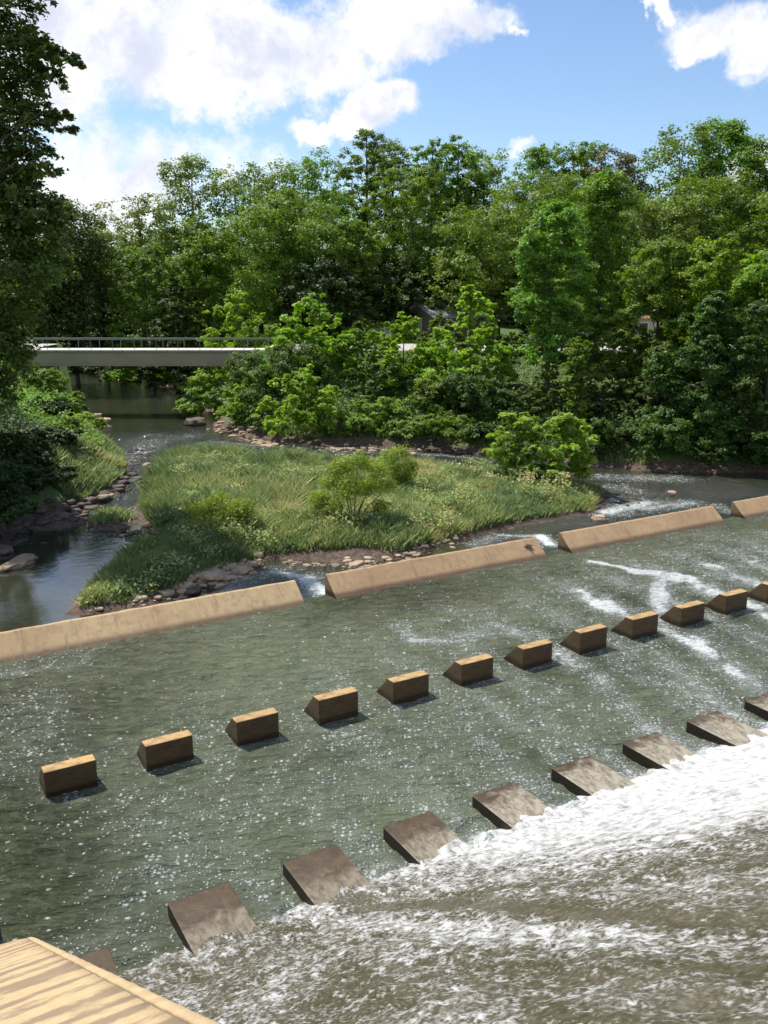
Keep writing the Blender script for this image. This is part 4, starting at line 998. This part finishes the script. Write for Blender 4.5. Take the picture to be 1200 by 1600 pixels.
scatter_under('undergrowth', (-14, 40, 49, 74), 42000, .20, 'dark', .9, 61, 'low green undergrowth under the trees of the far bank',
              lambda x, y: np.clip(1.1 - (poly_sd(x, y, RIGHT) - 3) * .11, .06, 1) * (poly_sd(x, y, RIGHT) > .8))
scatter_under('shaded_slope_cover', (-40, -13, 33, 49), 34000, .17, 'deep', .9, 64, 'shaded leafy cover on the near left slope', lambda x, y: (poly_sd(x, y, LEFT) > 1.0) * 1.0)
scatter_under('slope_cover', (-40, -13, 49, 78), 40000, .17, 'vine', 1.0, 62, 'leafy ground cover on the left river slope',
              lambda x, y: (poly_sd(x, y, LEFT) > 1.0) * 1.0)
scatter_under('far_shore_cover', (-60, 0, 86, 125), 30000, .34, 'mid', 2.0, 63, 'dark green cover on the far shore beyond the bridge',
              lambda x, y: (poly_sd(x, y, RIGHT) > .5) * 1.0)

# ---------------------------------------------------------------- grass
def blade_mat(name, pal):
    m, t, b, o = new_mat(name)
    a = t.node('ShaderNodeAttribute', attribute_name='tint').outputs['Fac']
    r = t.node('ShaderNodeValToRGB'); t.put(r.inputs[0], a)
    el = r.color_ramp.elements
    while len(el) < len(pal): el.new(.5)
    for e_, (p_, c_) in zip(el, pal): e_.position = p_; e_.color = (c_[0] * 1.75, c_[1] * 1.5, c_[2] * 1.5, 1)
    t.put(b.inputs['Base Color'], r.outputs[0]); b.inputs['Roughness'].default_value = .6
    gn = t.node('ShaderNodeNewGeometry').outputs['Normal']
    nn = t.vec('NORMALIZE', t.vec('ADD', T2(t, t.vec('ADD', gn, (.5, .5, .5)), .6), (0, 0, .9)))
    t.put(b.inputs['Normal'], nn)
    tr = t.node('ShaderNodeBsdfTranslucent'); t.put(tr.inputs[0], r.outputs[0])
    mx = t.node('ShaderNodeMixShader'); mx.inputs[0].default_value = .4
    t.l.new(b.outputs[0], mx.inputs[1]); t.l.new(tr.outputs[0], mx.inputs[2]); t.l.new(mx.outputs[0], o.inputs[0])
    return m
M_BLADE = blade_mat('island_grass', [(0, (.10, .18, .055)), (.35, (.15, .235, .07)), (.65, (.215, .29, .085)), (.88, (.29, .32, .12)), (1, (.42, .37, .19))])
def grass(name, n, region, test, hfun, seed, label, wid=.05, tint=None):
    r = np.random.RandomState(seed)
    x = r.uniform(region[0], region[1], n * 3); y = r.uniform(region[2], region[3], n * 3)
    ok = test(x, y) > r.rand(len(x)) * .9 + .05
    x, y = x[ok][:n], y[ok][:n]; k = len(x); h = ground_h(x, y)
    H = hfun(x, y) * r.uniform(.55, 1.2, k)
    an = r.uniform(0, 6.28, k); lean = r.normal(size=(k, 2)) * .42 * H[:, None] + np.array([.05, -.03])
    wx = np.cos(an) * wid * r.uniform(.6, 1.5, k); wy = np.sin(an) * wid * r.uniform(.6, 1.5, k)
    A = np.stack([x - wx, y - wy, h - .02], 1); B = np.stack([x + wx, y + wy, h - .02], 1)
    C = np.stack([x + lean[:, 0] * .5 + wx * .8, y + lean[:, 1] * .5 + wy * .8, h + H * .6], 1)
    D = np.stack([x + lean[:, 0], y + lean[:, 1], h + H], 1); E2 = np.stack([x + lean[:, 0] * .5 - wx * .8, y + lean[:, 1] * .5 - wy * .8, h + H * .6], 1)
    V = np.stack([A, B, C, D, E2], 1).reshape(-1, 3)
    tn = np.clip(fbm(x, y, .45, 70) * 1.3 - .28 + (fbm(x, y, 2.2, 71) - .5) * 1.1 + r.normal(size=k) * .12 + (0 if tint is None else tint(x, y)), 0, 1)
    me = np_mesh(name, V, np.arange(5 * k).reshape(k, 5), M_BLADE, False, face_attr={'tint': tn})
    o = link(name, me); o['kind'] = 'stuff'; o['label'] = label
BAR = [(-8.6, 27.6), (-7.6, 28.6), (-6.8, 30.6), (-6.2, 31.9), (-4.8, 32.6), (-4.4, 33.6), (-3.0, 34), (0, 34.2), (.5, 33), (-1.4, 31.6), (-4.6, 32.2), (-5.0, 31), (-6.4, 29), (-8, 27)]
def itest(x, y):
    a = poly_sd(x, y, ISLE); b_ = poly_sd(x, y, BAR)
    return np.clip((a - .25) / .5, 0, 1) * np.clip(1 - (b_ + .2) / .5, 0, 1) * (.35 + 1.0 * (fbm(x, y, 1.4, 72) > .33))
grass('island_grass', 240000, (-16, 13, 26.5, 61), itest, lambda x, y: (.18 + 1.0 * fbm(x, y, .9, 73) ** 1.3) * np.clip(1.2 - (x + 6) * .045, .45, 1.2) * np.clip(1.3 - (y - 44) * .05, .5, 1) * np.clip((y - 24) / 13, .35, 1), 81, 'tall green and straw coloured grass covering the island', .019)
grass('bank_grass', 26000, (-22, -13.5, 42, 60), lambda x, y: (poly_sd(x, y, LEFT) > .1) * (poly_sd(x, y, LEFT) < 3.4) * 1.0, lambda x, y: .35 + .3 * fbm(x, y, .9, 75), 82, 'green grass on the left river point', .03)
grass('shore_grass', 22000, (-14, 16, 50, 64), lambda x, y: (poly_sd(x, y, RIGHT) > .6) * (poly_sd(x, y, RIGHT) < 2.6) * (fbm(x, y, .5, 78) > .42), lambda x, y: .2 + .4 * fbm(x, y, .9, 76), 83, 'low grass along the far shore', .035)
# mixed broad-leaved weeds standing among the grass
r = np.random.RandomState(91); nW = 34000
cx = r.uniform(-15, 12, 900); cy = r.uniform(27, 55, 900); okc = (poly_sd(cx, cy, ISLE) > .5) & (poly_sd(cx, cy, BAR) < -.3) & (fbm(cx, cy, .35, 96) > .46)
cx, cy = cx[okc], cy[okc]; kk = r.randint(0, len(cx), nW); hc = r.uniform(.35, 1.15, len(cx)) * np.clip((cy - 22) / 13, .5, 1)
x = cx[kk] + r.normal(size=nW) * .24; y = cy[kk] + r.normal(size=nW) * .24; z = ground_h(x, y) + hc[kk] * r.rand(nW) ** .6
nrm = np.array([0, 0, .8]) + r.normal(size=(nW, 3)) * .5; nrm /= np.linalg.norm(nrm, axis=1)[:, None]
tv = np.cross(nrm, r.normal(size=(nW, 3))); tv /= np.linalg.norm(tv, axis=1)[:, None]; bv = np.cross(nrm, tv)
s_ = .10 * r.uniform(.5, 1.5, nW)[:, None]; p_ = np.stack([x, y, z], 1)
me = np_mesh('island_weeds', np.stack([p_ - tv * s_ * .6, p_ + bv * s_ * .3, p_ + tv * s_ * .7, p_ - bv * s_ * .3], 1).reshape(-1, 3), np.arange(4 * nW).reshape(nW, 4), M_BLADE, False,
             face_attr={'tint': np.clip(r.rand(len(cx))[kk] * .9 + r.normal(size=nW) * .12, 0, 1)})
o = link('island_weeds', me); o['kind'] = 'stuff'; o['label'] = 'mixed leafy weeds growing among the island grass'
tf = [gp(195, 930, ZR), gp(150, 800, ZR), gp(225, 790, ZR), gp(175, 812, ZR)]
tuft = [(*gp(172, 814, ZR), 1.0)]
grass('grass_tuft', 3500, (-16, -9, 36, 43), lambda x, y: np.clip(1.2 - np.hypot(x - tuft[0][0], (y - tuft[0][1])) / 1.1, 0, 1), lambda x, y: .25 + .3 * fbm(x, y, 2, 77), 84, 'small grassy patch among the rocks of the left channel', .03, lambda x, y: .1)
# lawn: sunlit short grass between the bank trees and the road
grass('lawn', 30000, (4, 34, 62, 74), lambda x, y: 0 * x + 1, lambda x, y: .12 + 0 * x, 85, 'short bright lawn between the bank trees and the road', .05, lambda x, y: -.1)

# ---------------------------------------------------------------- rocks
def rock_mesh(name, s, seed, sub=3, flat=.6, mat=M_ROCK):
    bm = bmesh.new(); bmesh.ops.create_icosphere(bm, subdivisions=sub, radius=1)
    o_ = Vector((seed * 7.1, seed * 3.3, seed))
    for v in bm.verts:
        n = v.co.copy(); k = 1 + .35 * mnoise.noise(n * 1.1 + o_) + .12 * mnoise.noise(n * 3 + o_)
        v.co = Vector((n.x * k * s[0], n.y * k * s[1], max(-.6, min(n.z * k, flat + .1 * mnoise.noise(n * 2 + o_))) * s[2]))
    me = bpy.data.meshes.new(name); bm.to_mesh(me); bm.free(); me.materials.append(mat)
    return me
ROCKS = [(30, 882, ZR, 1.0, .5, .34, M_TROCK, 'large flat tan boulder lying in the dark pool at the left edge', 1),
         (3, 862, ZR, .6, .4, .35, M_DROCK, 'smaller brownish rock behind the large flat boulder at the left edge', 2),
         (232, 727, ZR, .36, .24, .26, M_ROCK, 'small bright stone alone in the left riffle beside the island', 3),
         (163, 660, ZR, .75, .5, .55, M_ROCK, 'upper of two pale boulders on the left shore below the bridge', 4),
         (160, 668, ZR, .6, .5, .35, M_ROCK, 'lower pale boulder touching the water on the left shore', 5),
         (150, 655, ZR, .5, .5, .7, M_ROCK, 'pinkish boulder half under leaves on the left shore', 6),
         (158, 682, ZR, .22, .18, .2, M_ROCK, 'tiny white stone in the grass of the left point', 7),
         (556, 885, ZR, .36, .25, .3, M_ROCK, 'squarish tan rock touching the middle weir section', 8),
         (320, 905, ZR, .95, .55, .30, M_ROCK, 'flat ledge of tan rock on the stony bar behind the left weir', 9),
         (290, 912, ZR, .6, .45, .26, M_ROCK, 'brown slab left of the flat ledge behind the left weir', 10),
         (300, 925, ZR, .45, .3, .2, M_DROCK, 'low dark slab between the ledge and the left weir', 11),
         (670, 838, ZR, .3, .22, .25, M_ROCK, 'pale stone at the island foot right of the willow shadow', 12),
         (1050, 770, ZR, .3, .2, .2, M_ROCK, 'little light stone in the right channel', 13),
         (935, 812, ZR, .35, .3, .35, M_ROCK, 'rounded tan rock at the tip of the island by the white riffle', 14),
         (345, 635, ZR, 1.0, .8, .7, M_DROCK, 'dark boulder on the right shore below the bridge', 15),
         (1045, 715, ZR, .5, .4, .5, M_ROCK, 'pale rock in shade on the right shore', 16),
         (165, 780, ZR, .45, .3, .2, M_ROCK, 'pale flat stone on the muddy ledge of the left channel', 17)]
for (x, y, z, sx, sy, sz_, mt, lb, sd_) in ROCKS:
    q = gp(x, y, z); gh = max(float(ground_h(np.array([q[0]]), np.array([q[1]]))[0]), ZR - .05)
    if lb.startswith('dark boulder'): q = (q[0], 69.5); gh = ZR
    o = link('rock', rock_mesh('rock', (sx, sy, sz_), sd_, 4, .55, mt)); o.location = (q[0], q[1], gh + sz_ * .15); o.rotation_euler = (0, 0, sd_ * 1.3)
    tag(o, lb, 'rock')
def stones(name, n, pts, rad, smin, smax, mat, seed, label, zoff=0):
    r = random.Random(seed); base = []
    for k in range(6):
        bm = bmesh.new(); bmesh.ops.create_icosphere(bm, subdivisions=2, radius=1)
        for v in bm.verts:
            v.co *= 1 + .4 * mnoise.noise(v.co * 1.3 + Vector((k * 9, seed, 0)))
            v.co.z = max(-.5, min(.55, v.co.z))
        base.append((np.array([v.co[:] for v in bm.verts]), np.array([[v.index for v in f.verts] for f in bm.faces]))); bm.free()
    VV = []; FF = []; c = 0
    for i in range(n):
        j = r.randrange(len(pts) - 1); f = r.random()
        x = pts[j][0] * (1 - f) + pts[j + 1][0] * f + r.gauss(0, rad); y = pts[j][1] * (1 - f) + pts[j + 1][1] * f + r.gauss(0, rad)
        if x * DD[0] + y * DD[1] < 25.75: continue
        s_ = smin + (smax - smin) * r.random() ** 2.5
        gz = max(float(ground_h(np.array([x]), np.array([y]))[0]), ZR - s_ * .25)
        b_, f_ = base[r.randrange(6)]
        a = r.random() * 6.28; M = np.array([[math.cos(a), -math.sin(a), 0], [math.sin(a), math.cos(a), 0], [0, 0, 1]])
        v = (b_ * np.array([s_, s_ * r.uniform(.55, 1), s_ * r.uniform(.4, .8)])) @ M.T + np.array([x, y, gz + s_ * .12])
        VV.append(v); FF.append(f_ + c); c += len(b_)
    me = np_mesh(name, np.concatenate(VV), np.concatenate(FF), mat)
    o = link(name, me); o['kind'] = 'stuff'; o['label'] = label
g_ = lambda *a: [gp(x, y, ZR) for x, y in a]
stones('bar_stones', 420, g_((268, 932), (300, 905), (350, 900), (385, 882)), .5, .06, .26, M_ROCK, 1, 'pale loose stones of the bar behind the left weir')
stones('island_foot_stones', 170, g_((440, 880), (540, 884), (600, 882), (650, 862), (720, 840)), .28, .05, .2, M_ROCK, 2, 'pale stones along the foot of the island')
stones('weir_foot_stones', 60, g_((150, 945), (190, 935), (230, 945)), .35, .06, .22, M_ROCK, 3, 'stones among the grass behind the left weir')
stones('far_shore_stones', 420, g_((335, 668), (400, 690), (440, 697), (560, 702), (660, 706)), .45, .07, .3, M_ROCK, 4, 'pale stones lining the far shore')
stones('far_mud_stones', 160, g_((660, 700), (760, 716), (860, 730)), .5, .07, .25, M_DROCK, 5, 'brown stones on the far muddy shore')
stones('channel_stones', 260, g_((235, 700), (215, 730), (195, 770)), .7, .05, .22, M_DROCK, 6, 'dark stones breaking the water of the left channel')
stones('left_shore_stones', 300, g_((200, 745), (160, 775), (110, 800), (40, 825), (0, 850)), .55, .07, .42, M_DROCK, 7, 'dark wet stones along the left muddy shore')
stones('ledge_stones', 130, g_((40, 822), (130, 808), (190, 840), (255, 830)), .35, .05, .22, M_DROCK, 12, 'dark stones on the low bars above the mirror pool')
stones('pool_stones', 100, g_((110, 815), (160, 805), (235, 795), (250, 790)), .4, .05, .2, M_DROCK, 8, 'light stones beside the mirror pool')
stones('riffle_stones', 120, g_((940, 780), (1000, 770), (960, 800)), 1.2, .06, .22, M_DROCK, 9, 'wet stones in the right riffle')
stones('under_bridge_stones', 80, g_((240, 600), (275, 606), (300, 618)), .8, .1, .4, M_ROCK, 10, 'pale stones on the shore under the bridge')
stones('right_shore_stones', 90, g_((930, 700), (1000, 690), (1060, 715)), .9, .1, .4, M_ROCK, 11, 'stones in shade on the right bank')

# driftwood scrap on the middle weir section
x, y = fr(21.2, 25.1); V = []; Fc = []
tube(V, Fc, [(-.18, .0, .02), (0, .02, .06), (.16, -.03, .03)], [.035, .045, .02], 6)
tube(V, Fc, [(-.05, .0, .05), (.02, -.12, .02), (.06, -.24, -.12)], [.035, .03, .012], 6)
tube(V, Fc, [(0, .0, .05), (-.05, .1, .10)], [.03, .01], 5)
o = mesh_obj('driftwood', V, Fc, M_STICK); o.location = (x, y, .40); o.rotation_euler = (0, 0, .5)
tag(o, 'small dark piece of driftwood caught on the right end of the middle weir section', 'driftwood')
print('faces', sum(len(o.data.polygons) for o in bpy.data.objects if o.type == 'MESH'))
